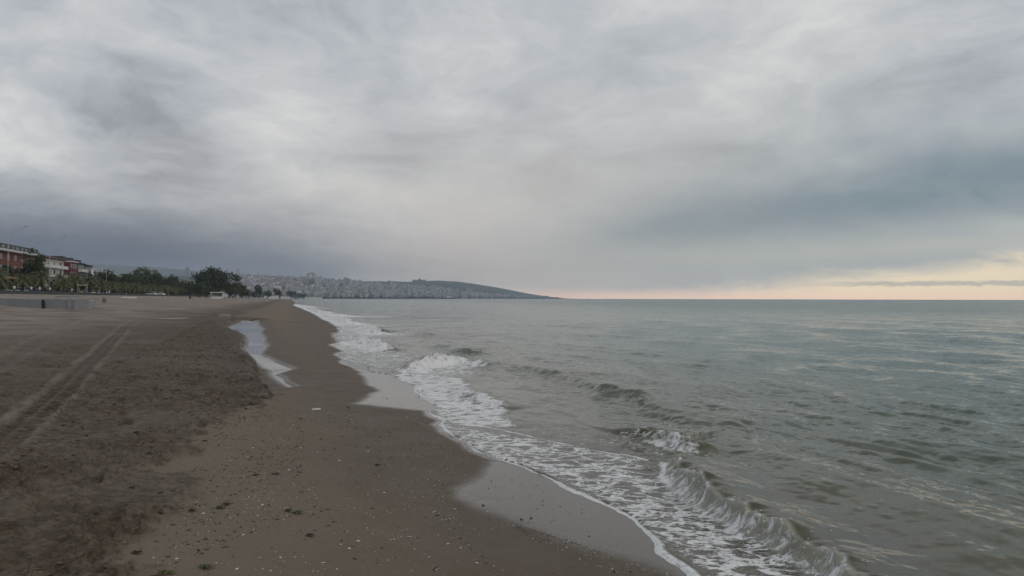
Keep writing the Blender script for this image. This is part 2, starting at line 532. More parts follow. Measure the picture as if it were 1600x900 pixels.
Z, D, A, SDS, R_ = survey(GX, GY)
P_ = np.stack([GX, GY], -1)
ED, _et = poly_sd(P_, EDGE)      # EDGE runs away from the camera: land lies on its left, positive
ED = ED + np.where(R_ < 400, 0.05 * fbm(GX * 2.6, GY * 2.6, 3, .5, 201) + 0.16 * vnoise(GX * .55, GY * .55, 202), 0)
# wetness of the sand; wet also carries the painted shade of the scarp
film = np.zeros(len(GX))
PUD1 = np.array([hit(*p) for p in [(228, 498), (262, 496.4), (296, 496.6), (290, 498), (255, 498.6)]])
PUD2 = np.array([hit(*p) for p in [(336, 493), (352, 492.4), (366, 493.4), (352, 494.6)]])
for poly, sft in ((FILM1, .12), (FILM2, .13), (FILM3, .3)):
    s_, _ = local_sd(P_, poly, 2, True)
    film = np.maximum(film, 1 - sstep(s_ + 0.10 * fbm(GX * 1.8, GY * 1.8, 4, .55, 21), -sft, sft))
for poly in (PUD1, PUD2):
    s_, _ = local_sd(P_, poly, 2, True)
    film = np.maximum(film, .6 * (1 - sstep(s_, -.2, .3)))
film = np.maximum(film, 1 - sstep(ED, 0.04, 0.18))
film = np.maximum(film, 0.5 * (1 - sstep(SDS, 0.0, 0.16)))
wet = 1 - sstep(D + 0.5 * fbm(GX * .5, GY * .5, 3, .5, 22), 1.2, 3.6)
wet = wet * .72
wet = np.maximum(wet, (1 - sstep(SDS, 0.2, 1.6)) * 0.8)
wet = np.maximum(wet, np.maximum(A['scarp'], A['chan'] * .9))  # along the scarp the bank's shade is painted in as wetness
Zsand = Z
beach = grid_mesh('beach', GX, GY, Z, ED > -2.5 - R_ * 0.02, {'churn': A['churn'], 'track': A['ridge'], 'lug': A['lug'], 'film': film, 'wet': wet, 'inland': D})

# ------------------------------------------------------------------ sand material
def new_mat(name):
    m = bpy.data.materials.new(name)
    m.use_nodes = True
    t = NT(m.node_tree)
    out = t.n('ShaderNodeOutputMaterial')
    b = t.n('ShaderNodeBsdfPrincipled')
    t.link(b.outputs[0], out.inputs[0])
    return m, t, b

m_sand, T, B = new_mat('sand')
pos = T.n('ShaderNodeNewGeometry').outputs['Position']
churn, track, filmA, wetShadeA, inl = (T.attr(k) for k in ('churn', 'track', 'film', 'wet', 'inland'))
nA = T.noise(pos, 0.35, 4, .55)
nB = T.noise(pos, 1.7, 5, .6)
nC = T.noise(pos, 9.0, 5, .65)
nD = T.noise(pos, 60.0, 3, .7)
# crumbs of damp and dry sand, each its own tone
pc = T.vm('ADD', pos, T.vm('SCALE', T.vm('SUBTRACT', T.noise(pos, 14, 3, .6, col=True), (.5, .5, .5)), .09))
def cells(scale):
    v = T.n('ShaderNodeTexVoronoi', feature='F1')
    T.put(v.inputs['Vector'], T.mapv(pc, (.75, 1.15, 1)))
    v.inputs['Scale'].default_value = scale
    sp_ = T.n('ShaderNodeSeparateColor')
    T.link(v.outputs['Color'], sp_.inputs[0])
    return sp_.outputs[0], v.outputs['Distance']
k1, h1 = cells(13.0)
k2, h2 = cells(34.0)
crumb = T.m('ADD', T.m('MULTIPLY', k1, .5), T.m('MULTIPLY', k2, .5))
c_smooth = T.mix(nB, (0.146, 0.113, 0.080, 1), (0.196, 0.155, 0.113, 1))
c_churn = T.mix(T.ss(nC, .38, .64), (0.074, 0.056, 0.039, 1), (0.156, 0.123, 0.090, 1))
c_churn = T.mix(T.m('MULTIPLY', T.ss(nB, .44, .64), .45), c_churn, (0.078, 0.056, 0.037, 1))
c_churn = T.mix(T.m('MULTIPLY', T.ss(nA, .50, .64), .4), c_churn, (0.185, 0.155, 0.122, 1))
c_churn = T.mix(T.m('MULTIPLY', T.ss(crumb, .48, .20), .42), c_churn, (0.060, 0.043, 0.028, 1))
c_churn = T.mix(T.m('MULTIPLY', T.ss(crumb, .64, .90), .35), c_churn, (0.205, 0.170, 0.130, 1))
c_smooth = T.mix(T.m('MULTIPLY', T.ss(T.noise(pos, 24, 4, .65), .54, .68), .35), c_smooth, (0.095, 0.074, 0.054, 1))
c = T.mix(churn, c_smooth, c_churn)
c = T.mix(T.m('MULTIPLY', track, T.ss(nC, .35, .65, .55, 1.0)), c, (0.225, 0.193, 0.157, 1))
c = T.mix(T.m('MULTIPLY', T.attr('lug'), .8), c, (0.055, 0.044, 0.034, 1))  # pressed damp sand, with the shade of the lug hollows painted in
# drier greyer sand up the beach, brown damp patches
c = T.mix(T.m('MULTIPLY', T.ss(inl, 7, 16), T.ss(nA, .30, .62, .35, 1.0)), c, (0.275, 0.232, 0.195, 1))
c = T.mix(T.ss(inl, 46, 52), c, (0.25, 0.22, 0.19, 1))
spk = T.ss(nD, .62, .74)
c = T.mix(T.m('MULTIPLY', spk, .35), c, (0.33, 0.30, 0.26, 1))
c = T.mix(T.m('MULTIPLY', T.ss(nD, .40, .28), .45), c, (0.05, 0.042, 0.034, 1))
damp = T.m('MULTIPLY', wetShadeA, .92)  # darkens wet sand, and paints the shade along the scarp
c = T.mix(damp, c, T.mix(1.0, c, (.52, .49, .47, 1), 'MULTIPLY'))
c = T.mix(T.m('MULTIPLY', filmA, .5), c, (0.066, 0.058, 0.049, 1))
T.link(c, B.inputs['Base Color'])
rg = T.m('SUBTRACT', 0.92, T.m('MULTIPLY', wetShadeA, T.ss(nB, .3, .7, .22, .38)))
rg = T.mix(T.m('POWER', filmA, .7), rg, (0.09, 0.09, 0.09, 1))
T.link(rg, B.inputs['Roughness'])
B.inputs['IOR'].default_value = 1.36
hgt = T.m('ADD', T.m('MULTIPLY', nD, .35), T.m('ADD', T.m('MULTIPLY', nC, T.m('ADD', .3, churn)), T.m('MULTIPLY', T.noise(pos, 28, 4, .6), T.m('ADD', .25, churn))))
hgt = T.m('SUBTRACT', hgt, T.m('MULTIPLY', churn, T.m('ADD', T.m('MULTIPLY', h1, .8), T.m('MULTIPLY', h2, .6))))
hgt = T.m('MULTIPLY', hgt, T.m('SUBTRACT', 1.0, T.m('MULTIPLY', filmA, .95)))
T.link(T.bump(hgt, 0.9, 0.02), B.inputs['Normal'])
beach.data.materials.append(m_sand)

# ------------------------------------------------------------------ the sea
rng = np.random.default_rng(11)
off = -ED                                   # metres seaward of the swash edge
lodS = lambda wl: 1 - sstep(R_ * R_ / (HC * FPX) * 1.1, wl * 0.22, wl * 0.6)
H = np.zeros(len(GX))
att = sstep(off, 0.8, 6.0)
base_ang = math.atan2(-0.29, -0.957)        # waves run to the shore
SI = np.where((off > -0.6) & (R_ < 260))[0]
GXs, GYs, Rs = GX[SI], GY[SI], R_[SI]
lodQ = R_[SI] ** 2 / (HC * FPX) * 1.1
for k in range(46):
    wl = 0.35 * (22.0 ** rng.uniform(0, 1)) if k > 5 else rng.uniform(4, 9)
    th = base_ang + rng.normal(-0.15, 0.55)
    kx, ky = math.cos(th) * 2 * math.pi / wl, math.sin(th) * 2 * math.pi / wl
    amp = 0.0068 * wl ** 0.60 * rng.uniform(.5, 1.1)
    M_ = np.where(lodQ < wl * .6)[0]
    if len(M_) == 0:
        continue
    gx, gy = GXs[M_], GYs[M_]
    lq = 1 - sstep(lodQ[M_], wl * .22, wl * .6)
    ph = kx * gx + ky * gy + rng.uniform(0, 6.28) + 0.9 * vnoise(gx / (wl * 2.2) + k * 7, gy / (wl * 2.2), k)
    s_ = np.sin(ph)
    H[SI[M_]] += amp * lq * ((s_ * .5 + .5) ** 1.6 * 2 - .9) * (0.75 + 0.45 * vnoise(gx / (wl * 4) - k, gy / (wl * 4), 90 + k))
H *= (0.12 + 0.88 * att)
H += 0.010 * fbm(GX * 2.2, GY * 2.2, 3, .5, 61) * lodS(.4) * sstep(off, .1, .6)
FOAM = np.zeros(len(GX))
SOL = np.zeros(len(GX))
LX = np.zeros(len(GX))
LY = np.zeros(len(GX))
FACE = np.zeros(len(GX))
spray_src = []
# crest lines: pixels of the crest, height along it, front and back widths, foam on the face, foam thrown ahead, lean
CRESTS = [
    ([(1058, 704), (1075, 726), (1120, 757), (1180, 790), (1240, 818), (1290, 848), (1340, 888), (1420, 945), (1560, 1040)],
     [.09, .19, .20, .18, .165, .15, .135, .10, .05], .125, .50, .85, .35, .05),
    ([(955, 676), (1000, 665), (1050, 668), (1080, 684), (1125, 694)], [.03, .12, .20, .14, .03], .18, .50, .75, .45, .06),
    ([(800, 569), (850, 574), (900, 586), (950, 598), (1000, 613), (1055, 640), (1110, 665)], [.03, .11, .11, .16, .13, .09, .03], .30, .60, .0, .0, .04),
    ([(606, 586), (628, 576), (652, 562), (685, 551), (715, 557), (760, 564), (820, 571)], [.04, .14, .22, .36, .20, .10, .03], .30, .55, 1.0, .8, .06),
    ([(680, 602), (735, 612), (772, 626), (800, 640)], [.03, .10, .10, .01], .25, .45, .9, .6, .03),
    ([(545, 531), (575, 527), (598, 535), (628, 546)], [.08, .30, .26, .05], .5, .6, 1.0, .8, .05),
    ([(556, 512), (573, 507), (590, 514), (606, 519)], [.10, .36, .25, .05], .6, .8, 1.0, .7, .05),
    ([(505, 494), (535, 495), (552, 501), (570, 506)], [.10, .34, .30, .05], .7, .9, 1.0, .8, .05),
    ([(470, 480), (492, 484), (515, 489), (530, 492)], [.15, .36, .36, .1], 1.2, 1.5, 1.0, .8, .05),
    ([(447, 473.5), (462, 475.5), (482, 479), (500, 482)], [.2, .36, .36, .1], 2.0, 2.5, 1.0, .8, .05),
    ([(650, 528), (690, 536), (725, 542), (760, 548)], [.02, .12, .18, .03], .5, .8, .0, .0, .03),
    ([(620, 512), (660, 517), (700, 522)], [.02, .16, .03], .7, 1.0, .0, .0, .03),
    ([(1090, 640), (1140, 668), (1200, 700), (1300, 745), (1420, 800), (1600, 880)], [.02, .05, .06, .06, .05, .05], .5, .8, .0, .0, .03),
]
for ci, (px, amps, wf, wb_, fface, fahead, lean) in enumerate(CRESTS):
    L = np.array([at_z(x, y, a) for (x, y), a in zip(px, amps)])
    # resample smooth
    tt = np.linspace(0, len(L) - 1, len(L) * 8)
    def cat(v):
        v = np.asarray(v, float)
        i = np.clip(np.floor(tt).astype(int), 0, len(v) - 2)
        f = tt - i
        p0, p1, p2, p3 = v[np.maximum(i - 1, 0)], v[i], v[i + 1], v[np.minimum(i + 2, len(v) - 1)]
        return .5 * (2 * p1 + (p2 - p0) * f + (2 * p0 - 5 * p1 + 4 * p2 - p3) * f ** 2 + (3 * p1 - p0 - 3 * p2 + p3) * f ** 3)
    Ld = np.stack([cat(L[:, 0]), cat(L[:, 1])], -1)
    Am = np.clip(cat(amps), 0, 1)
    if Ld[0, 1] > Ld[-1, 1]:
        pass
    m = 5 * max(wf, wb_) + 1.5
    k = near_mask(P_, Ld, m)
    sd, st = poly_sd(P_[k], Ld)
    # orient: positive = seaward
    tdir = Ld[-1] - Ld[0]
    nrm = np.array([-tdir[1], tdir[0]])
    flip = 1 if nrm @ np.array([.6, .8]) > 0 else -1
    sd = sd * flip
    s_len = np.interp(st, np.arange(len(Ld)), np.concatenate([[0], np.cumsum(np.hypot(*np.diff(Ld, axis=0).T))]))
    x, y = GX[k], GY[k]
    sd = sd + 0.35 * wf * vnoise(s_len * 2.3 / max(wf * 6, .5), sd * 0, 70 + ci) + 0.18 * wf * vnoise(x * 9, y * 9, 75)
    a = np.interp(st, np.arange(len(Ld)), Am) * (1 + (.22 * vnoise(s_len * 5.5, sd * 0 + ci, 84) + .12 * vnoise(s_len * 13, sd * 0 + ci, 85)) * (fface > 0) * (1 - sstep(sd, 0, .3)) + .18 * vnoise(s_len * 1.7, sd * 0 + ci, 80))
    endf = sstep(st, 0.0, 3.0) * sstep(len(Ld) - 1 - st, 0.0, 3.0)
    a = a * endf * (1 + ((.28 * vnoise(s_len * 3.1, sd * 0 + 3, 81) + .16 * vnoise(s_len * 7.5, sd * 0 + 3, 82)) * (1 - sstep(sd, -.04, .22)) if ci == 0 else 0))
    pf = np.where(sd < 0, np.exp(-(sd / wf) ** 2), 0.75 * np.exp(-(sd / wb_) ** 2) + 0.25 * np.exp(-(sd / (wb_ * 2.2)) ** 2))
    h = a * pf
    # trough ahead of the wave
    h -= 0.22 * a * np.exp(-((sd + 3.0 * wf) / (1.6 * wf)) ** 2) * (fahead < .5)
    n_land = -np.array([.957, .29])
    nx_, ny_ = nrm / np.hypot(*nrm) * -flip
    ln = lean * np.clip(h / np.maximum(a, .02), 0, 1) ** 2 * sstep(a, .03, .15)
    LX[k] += nx_ * ln
    LY[k] += ny_ * ln
    if fface > 0:
        stri = fbm(s_len * 26, sd * 3 / wf, 3, .6, 33 + ci)
        rough = fbm(x * 14, y * 14, 3, .6, 44)
        onf = (1 - sstep(sd, wf * .05, wf * .5)) * sstep(sd, -2.6 * wf, -1.5 * wf) * sstep(a, .05, .14)
        h = h + onf * (0.006 * stri + 0.022 * rough) * lodS(.12)[k]
        if ci == 0:
            FACE[k] = np.maximum(FACE[k], onf)
            SOL[k] = np.maximum(SOL[k], onf * np.clip(.44 + .50 * stri + .80 * rough, 0, 1) * .74)
            toe = np.exp(-((sd + 1.75 * wf) / (.45 * wf)) ** 2) * sstep(a, .05, .12) * (1 - sstep(s_len, .8, 2.2))
            SOL[k] = np.maximum(SOL[k], toe * .9)
        else:
            SOL[k] = np.maximum(SOL[k], onf * np.clip(.72 + .5 * rough + .3 * stri, 0, 1) * fface * sstep(a, .06, .15))
        ah = sstep(sd, -9 * wf - 1.2, -3 * wf) * (1 - sstep(sd, -.5 * wf, .2 * wf)) * fahead * sstep(a, .03, .12)
        FOAM[k] = np.maximum(FOAM[k], ah)
        wfm = np.where((amps[0] < 1), 1, 1)
        for j in range(0, len(Ld), 2):
            if Am[j] > .14 and Ld[j, 1] < 60:
                spray_src.append((Ld[j, 0] + nx_ * lean, Ld[j, 1] + ny_ * lean, Am[j], wf, ci, nx_, ny_))
    H[k] += h
# swash sheet running up the sand
lip = 0.013 * sstep(off, 0.0, 0.06) + 0.010 * np.exp(-((off - .06) / .05) ** 2) * sstep(off, 0, .03)
sheet = Zsand + np.where(off > 0, lip, -0.05 * np.clip(-off, 0, 1) * 4 - .004)
wsh = sstep(off, 0.5, 2.5)
seaZ = np.maximum(H * sstep(off, 0.05, 1.2) - 0.0, sheet)
seaZ = np.where(off < 0, sheet, seaZ)
# foam zones
def zone(pts, dens, soft):
    global FOAM
    poly = np.array([at_z(x, y, 0.03) for x, y in pts])
    s_, _ = local_sd(P_, poly, 4, True)
    s_ = s_ + soft * .8 * fbm(GX * 1.2, GY * 1.2, 3, .5, 51)
    FOAM = np.maximum(FOAM, dens * (1 - sstep(s_, -soft, soft)))
zone([(683, 660), (760, 670), (880, 690), (1010, 712), (1075, 750), (1180, 815), (1290, 880), (1420, 960), (1250, 985), (1112, 902), (1020, 830), (884, 762), (800, 725), (720, 695)], .71, .22)
zone([(850, 742), (1000, 730), (1075, 760), (1180, 825), (1290, 890), (1360, 960), (1240, 980), (1112, 902), (1020, 830), (940, 785)], .73, .25)
zone([(612, 585), (650, 575), (720, 590), (790, 632), (820, 668), (700, 660), (672, 640), (640, 608)], .86, .25)
zone([(760, 650), (850, 655), (1000, 668), (1060, 700), (1010, 715), (880, 690), (780, 672)], .40, .3)
zone([(522, 545), (560, 535), (640, 550), (665, 562), (622, 582), (540, 566)], .66, .3)
zone([(505, 497), (535, 500), (585, 522), (610, 540), (560, 548), (525, 545), (528, 512)], .72, .4)
zone([(452, 474), (480, 479), (530, 492), (560, 505), (535, 515), (490, 492), (462, 480)], .80, .8)
# rims: the swash edge and an older line inside it
rimw = 0.035 + 0.035 * (vnoise(GX * 1.5, GY * 1.5, 55) * .5 + .5) + 0.0012 * R_
rimw = rimw * (.25 + .6 * sstep(fbm(GX * .9, GY * .9, 3, .5, 157), -.4, .5))
rim = np.exp(-((off - rimw * .6) / rimw) ** 2) * sstep(fbm(GX * .8, GY * .8, 3, .5, 56), -.45, .1)
SOL = np.maximum(SOL, rim * .95 * (off > -.05))
line2 = np.array([at_z(x, y, .03) for x, y in [(672, 650), (705, 657), (760, 664), (810, 674), (860, 686), (900, 694), (950, 703), (1010, 712)]])
l2, _ = local_sd(P_, line2, 1.5)
l2 = np.abs(l2 + .05 * fbm(GX * 3, GY * 3, 3, .5, 57))
SOL = np.maximum(SOL, np.exp(-(l2 / (.035 + .03 * vnoise(GX * 2, GY * 2, 58))) ** 2) * .9)
line3 = np.array([at_z(x, y, .03) for x, y in [(560, 575), (600, 586), (640, 640), (668, 642)]])
# faint wind streaks of old foam farther out
stk = sstep(fbm(GX * .16 + .3 * fbm(GX * .3, GY * .3, 2, .5, 5), GY * .16, 3, .5, 62), .22, .5) * sstep(off, 3.5, 7) * (1 - sstep(off, 30, 60))
STK = stk
turb = 1 - sstep(off + 2.0 * fbm(GX * .12, GY * .12, 3, .5, 63), 1.0, 16.0)
thin = 1 - sstep(off, .15, 3.2)
sx, sy = GX + LX, GY + LY
sea = grid_mesh('sea', sx, sy, seaZ, ED < 0.35 + R_ * .002, {'foam': FOAM, 'solid': SOL, 'turbid': turb, 'thin': thin, 'offshore': off, 'streak': STK, 'face': FACE})

m_sea, T, B = new_mat('sea_water')
pos = T.n('ShaderNodeNewGeometry').outputs['Position']
fo, so, tu, th_, of_, fc = (T.attr(k) for k in ('foam', 'solid', 'turbid', 'thin', 'offshore', 'face'))
p2 = T.mapv(pos, (.62, 1.05, 0), (0, 0, -0.12))
wv = T.vm('SCALE', T.vm('SUBTRACT', T.noise(p2, 2.6, 5, .62, col=True), (.5, .5, .5)), .75)
p3 = T.vm('ADD', p2, wv)
e1 = T.ss(T.vor(p3, 4.2), .24, .0)
e2 = T.ss(T.vor(p3, 11.0), .2, .0)
ns = T.noise(p3, 9.0, 6, .68)
nl = T.noise(p2, 0.8, 3, .5)
patt = T.m('ADD', T.m('MULTIPLY', e1, .24), T.m('ADD', T.m('MULTIPLY', e2, .16), T.m('ADD', T.m('MULTIPLY', ns, .75), T.m('MULTIPLY', nl, .25))))
thr = T.m('SUBTRACT', 1.10, T.m('MULTIPLY', fo, .66))
lace = T.ss(T.m('SUBTRACT', patt, thr), -.05, .16)
lace = T.m('MULTIPLY', lace, T.ss(fo, .02, .25))
# long thin streaks offshore
pst = T.mapv(pos, (1, 1, 0), (0, 0, 0.32))
stn = T.noise(T.mapv(T.vm('ADD', pst, wv), (0.30, 2.6, 1)), 1.5, 6, .66)
stf = T.m('MULTIPLY', T.m('MULTIPLY', T.ss(stn, .60, .70), T.attr('streak')), .42)
sol = T.m('MULTIPLY', so, T.ss(T.noise(pos, 22, 4, .6), .28, .52, .55, 1.0))
fm = T.m('MAXIMUM', T.m('MAXIMUM', lace, stf), T.ss(sol, .18, .75), clamp=True)
deep = T.mix(T.ss(of_, 8, 70), (0.032, 0.082, 0.060, 1), (0.014, 0.076, 0.064, 1))
wc = T.mix(tu, deep, (0.082, 0.082, 0.045, 1))
wc = T.mix(T.m('MULTIPLY', th_, .75), wc, (0.086, 0.074, 0.056, 1))
wc = T.mix(T.m('MULTIPLY', fc, .9), wc, (0.30, 0.30, 0.24, 1))
fcol = T.mix(T.noise(pos, 30, 3, .6), (0.66, 0.66, 0.65, 1), (0.92, 0.92, 0.91, 1))
T.link(T.mix(fm, wc, fcol), B.inputs['Base Color'])
T.link(T.mix(fm, T.mix(T.ss(of_, 2, 120), (.10, .10, .10, 1), (.20, .20, .20, 1)), (.75, .75, .75, 1)), B.inputs['Roughness'])
B.inputs['IOR'].default_value = 1.33
B.inputs['Specular IOR Level'].default_value = 0.30
# wavelets too fine for the mesh: slope noise that does not fade with distance
def slopes(scale, amp, stretch):
    v = T.mapv(pos, (1, 1, 0), (0, 0, -0.3))
    nn = T.noise(T.mapv(v, (1.0, stretch, 1)), scale, 3, .55, col=True)
    return T.vm('MULTIPLY', T.vm('SUBTRACT', nn, (.5, .5, .5)), (amp, amp, 0))
sl = T.vm('ADD', T.vm('ADD', slopes(9.0, .40, 1.3), slopes(2.2, .42, 1.4)), T.vm('ADD', slopes(.55, .30, 1.5), T.vm('ADD', slopes(.14, .15, 1.6), slopes(.04, .08, 1.7))))
calm = T.ss(of_, .2, 5, .22, 1.0)
gn = T.n('ShaderNodeNewGeometry').outputs['Normal']
nrm = T.vm('NORMALIZE', T.vm('ADD', gn, T.vm('SCALE', sl, calm)))
T.link(T.bump(T.m('ADD', T.m('MULTIPLY', fm, 1.0), T.m('MULTIPLY', T.m('MULTIPLY', fm, ns), 1.5)), .6, .028, nrm), B.inputs['Normal'])
sea.data.materials.append(m_sea)

# ------------------------------------------------------------------ shared object helpers
def tag(o, label=None, cat=None, group=None, kind=None):
    if label:
        o['label'] = label
    if cat:
        o['category'] = cat
    if group:
        o['group'] = group
    if kind:
        o['kind'] = kind
    return o

def obj(name, verts, faces, mat, parent=None, smooth=False, loc=None, rz=0.0):
    me = bpy.data.meshes.new(name)
    me.from_pydata([tuple(v) for v in verts], [], [tuple(f) for f in faces])
    me.update()
    if smooth:
        me.polygons.foreach_set('use_smooth', np.ones(len(me.polygons), bool))
    for m_ in (mat if isinstance(mat, (list, tuple)) else [mat]):
        me.materials.append(m_)
    return link(name, me, parent, loc, rz)

def link(name, data, parent=None, loc=None, rz=0.0):
    o = bpy.data.objects.new(name, data)
    COL.objects.link(o)
    if parent:
        o.parent = parent
    if loc is not None:
        o.location = loc
    o.rotation_euler[2] = rz
    return o

def thing(name, label, cat, loc=(0, 0, 0), rz=0.0, group=None):
    return tag(link(name, None, None, loc, rz), label, cat, group)

class MB:
    def __init__(self):
        self.v, self.f = [], []
    def box(self, x0, x1, y0, y1, z0, z1):
        b = len(self.v)
        self.v += [(x0, y0, z0), (x1, y0, z0), (x1, y1, z0), (x0, y1, z0), (x0, y0, z1), (x1, y0, z1), (x1, y1, z1), (x0, y1, z1)]
        self.f += [tuple(b + i for i in q_) for q_ in ((3, 2, 1, 0), (4, 5, 6, 7), (0, 1, 5, 4), (1, 2, 6, 5), (2, 3, 7, 6), (3, 0, 4, 7))]
        return self
    def tube(self, pts, rads, n=8, caps=True):
        b = len(self.v)
        pts = [Vector(p) for p in pts]
        for i, p in enumerate(pts):
            t = (pts[min(i + 1, len(pts) - 1)] - pts[max(i - 1, 0)]).normalized()
            u = t.orthogonal().normalized() if abs(t.z) < .999 else Vector((1, 0, 0))
            if abs(t.z) < .999:
                u = Vector((0, 0, 1)).cross(t).normalized()
            w = t.cross(u)
            r_ = rads[i] if isinstance(rads, (list, tuple)) else rads
            for j in range(n):
                a_ = 2 * math.pi * j / n
                self.v.append(tuple(p + (u * math.cos(a_) + w * math.sin(a_)) * r_))
        for i in range(len(pts) - 1):
            for j in range(n):
                self.f.append((b + i * n + j, b + i * n + (j + 1) % n, b + (i + 1) * n + (j + 1) % n, b + (i + 1) * n + j))
        if caps:
            self.f.append(tuple(b + j for j in reversed(range(n))))
            self.f.append(tuple(b + (len(pts) - 1) * n + j for j in range(n)))
        return self
    def prism(self, prof, y0, y1):
        """profile in x,z extruded along y"""
        b, n = len(self.v), len(prof)
        self.v += [(x, y0, z) for x, z in prof] + [(x, y1, z) for x, z in prof]
        self.f.append(tuple(b + i for i in range(n)))
        self.f.append(tuple(b + n + i for i in reversed(range(n))))
        for i in range(n):
            j = (i + 1) % n
            self.f.append((b + j, b + i, b + n + i, b + n + j))
        return self
    def build(self, name, mat, parent=None, smooth=False, loc=None, rz=0.0):
        return obj(name, self.v, self.f, mat, parent, smooth, loc, rz)

def plain(name, col, rough=.7, var=.25, scale=3.0, bump=.0):
    m, t, b = new_mat(name)
    p = t.n('ShaderNodeTexCoord').outputs['Object']
    n_ = t.noise(p, scale, 4, .6)
    d_ = tuple(c_ * (1 - var) for c_ in col[:3]) + (1,)
    u_ = tuple(min(1, c_ * (1 + var)) for c_ in col[:3]) + (1,)
    t.link(t.mix(n_, d_, u_), b.inputs['Base Color'])
    b.inputs['Roughness'].default_value = rough
    if bump:
        t.link(t.bump(t.noise(p, scale * 6, 4, .65), .8, bump), b.inputs['Normal'])
    return m

def zg(x, y):
    return float(survey(np.array([x]), np.array([y]), False)[0][0])
def zfine(x, y):
    return survey(np.asarray(x, float), np.asarray(y, float), True)[0]
# ------------------------------------------------------------------ stream in its bed
def build_stream():
    lo, hi = STREAM.min(0) - .4, STREAM.max(0) + .4
    st = .09
    xs, ys = np.arange(lo[0], hi[0], st), np.arange(lo[1], hi[1], st)
    X, Y = np.meshgrid(xs, ys)
    P = np.stack([X.ravel(), Y.ravel()], -1)
    s = inside_sd(P, STREAM)
    keep = (s < .25).reshape(X.shape)
    idx = np.arange(X.size).reshape(X.shape)
    f = keep[:-1, :-1] & keep[:-1, 1:] & keep[1:, 1:] & keep[1:, :-1]
    F = np.stack([idx[:-1, :-1][f], idx[:-1, 1:][f], idx[1:, 1:][f], idx[1:, :-1][f]], -1)
    used = np.unique(F)
    rm = np.full(X.size, -1)
    rm[used] = np.arange(len(used))
    zz = TL(P[:, 1]) + .002 * vnoise(P[:, 0] * 2, P[:, 1] * 2, 3)
    zz = np.where(s > .0, zz - .10 * s / .15, zz)
    V = np.stack([P[:, 0], P[:, 1], zz], -1)[used]
    m, t, b = new_mat('stream_water')
    p = t.n('ShaderNodeNewGeometry').outputs['Position']
    t.link(t.mix(t.noise(p, .8, 3), (.10, .088, .074, 1), (.135, .12, .104, 1)), b.inputs['Base Color'])
    b.inputs['Roughness'].default_value = .06
    b.inputs['IOR'].default_value = 1.33
    t.link(t.bump(t.noise(t.mapv(p, (1, .4, 1)), 5, 3), .25, .01), b.inputs['Normal'])
    o = obj('stream', V, rm[F], m, smooth=True)
    tag(o, kind='structure')
build_stream()

# ------------------------------------------------------------------ litter of the beach
RND = random.Random(7)
m_shell = plain('shell', (.62, .58, .52), .5, .35, 40)
m_pebble = plain('pebble', (.16, .13, .11), .7, .4, 40)
m_weed = plain('dried_weed', (.030, .026, .016), .9, .5, 30)
m_green = plain('green_weed', (.075, .085, .022), .8, .5, 30)
m_clod = plain('sand_clod', (.118, .086, .059), .95, .3, 25, .004)
m_foam = plain('foam_froth', (.74, .74, .72), .6, .12, 30)
m_straw = plain('straw', (.26, .22, .13), .85, .4, 20)

def pebble_mesh(name, mat, flat=.35, seed=0, n=6):
    r = random.Random(seed)
    V = [(0, 0, flat)]
    F = []
    ring = []
    for lv, (rr, zz) in enumerate(((.62, .8), (1, .1), (.7, -.6))):
        for j in range(n):
            a = 2 * math.pi * (j + .5 * (lv % 2)) / n
            q_ = rr * r.uniform(.82, 1.15)
            V.append((q_ * math.cos(a), q_ * math.sin(a) * .8, zz * flat * r.uniform(.8, 1.1)))
    V.append((0, 0, -flat))
    for j in range(n):
        k = (j + 1) % n
        F.append((0, 1 + j, 1 + k))
        for lv in range(2):
            F.append((1 + lv * n + j, 1 + (lv + 1) * n + j, 1 + (lv + 1) * n + k, 1 + lv * n + k))
        F.append((1 + 2 * n + j, len(V) - 1, 1 + 2 * n + k))
    me = bpy.data.meshes.new(name)
    me.from_pydata(V, [], F)
    me.materials.append(mat)
    me.polygons.foreach_set('use_smooth', np.ones(len(me.polygons), bool))
    return me, np.array(V), F

def scallop_mesh(name, mat):
    """half shell: ribbed fan, domed"""
    V, F = [(0, -.75, .05)], []
    n, rows = 13, 4
    for i in range(1, rows + 1):
        for j in range(n):
            a = -1.15 + 2.3 * j / (n - 1)
            rr = 1.6 * i / rows * (1 + .035 * (j % 2))
            V.append((math.sin(a) * rr * .95, -.75 + math.cos(a) * rr, .42 * math.sin(math.pi * (i / rows) ** .8 * .92) * math.cos(a * .9) + .03 * (j % 2) * i / rows))
    for j in range(n - 1):
        F.append((0, 1 + j + 1, 1 + j))
        for i in range(rows - 1):
            a, b = 1 + i * n + j, 1 + (i + 1) * n + j
            F.append((a, a + 1, b + 1, b))
    nv = len(V)
    V += [(x, y, z - .06) for x, y, z in V]
    F += [tuple(nv + i for i in reversed(f)) for f in F]
    rim = list(range(1 + (rows - 1) * n, 1 + rows * n))
    for a, b in zip(rim[:-1], rim[1:]):
        F.append((b, a, a + nv, b + nv))
    me = bpy.data.meshes.new(name)
    me.from_pydata(V, [], F)
    me.materials.append(mat)
    me.polygons.foreach_set('use_smooth', np.ones(len(me.polygons), bool))
    return me

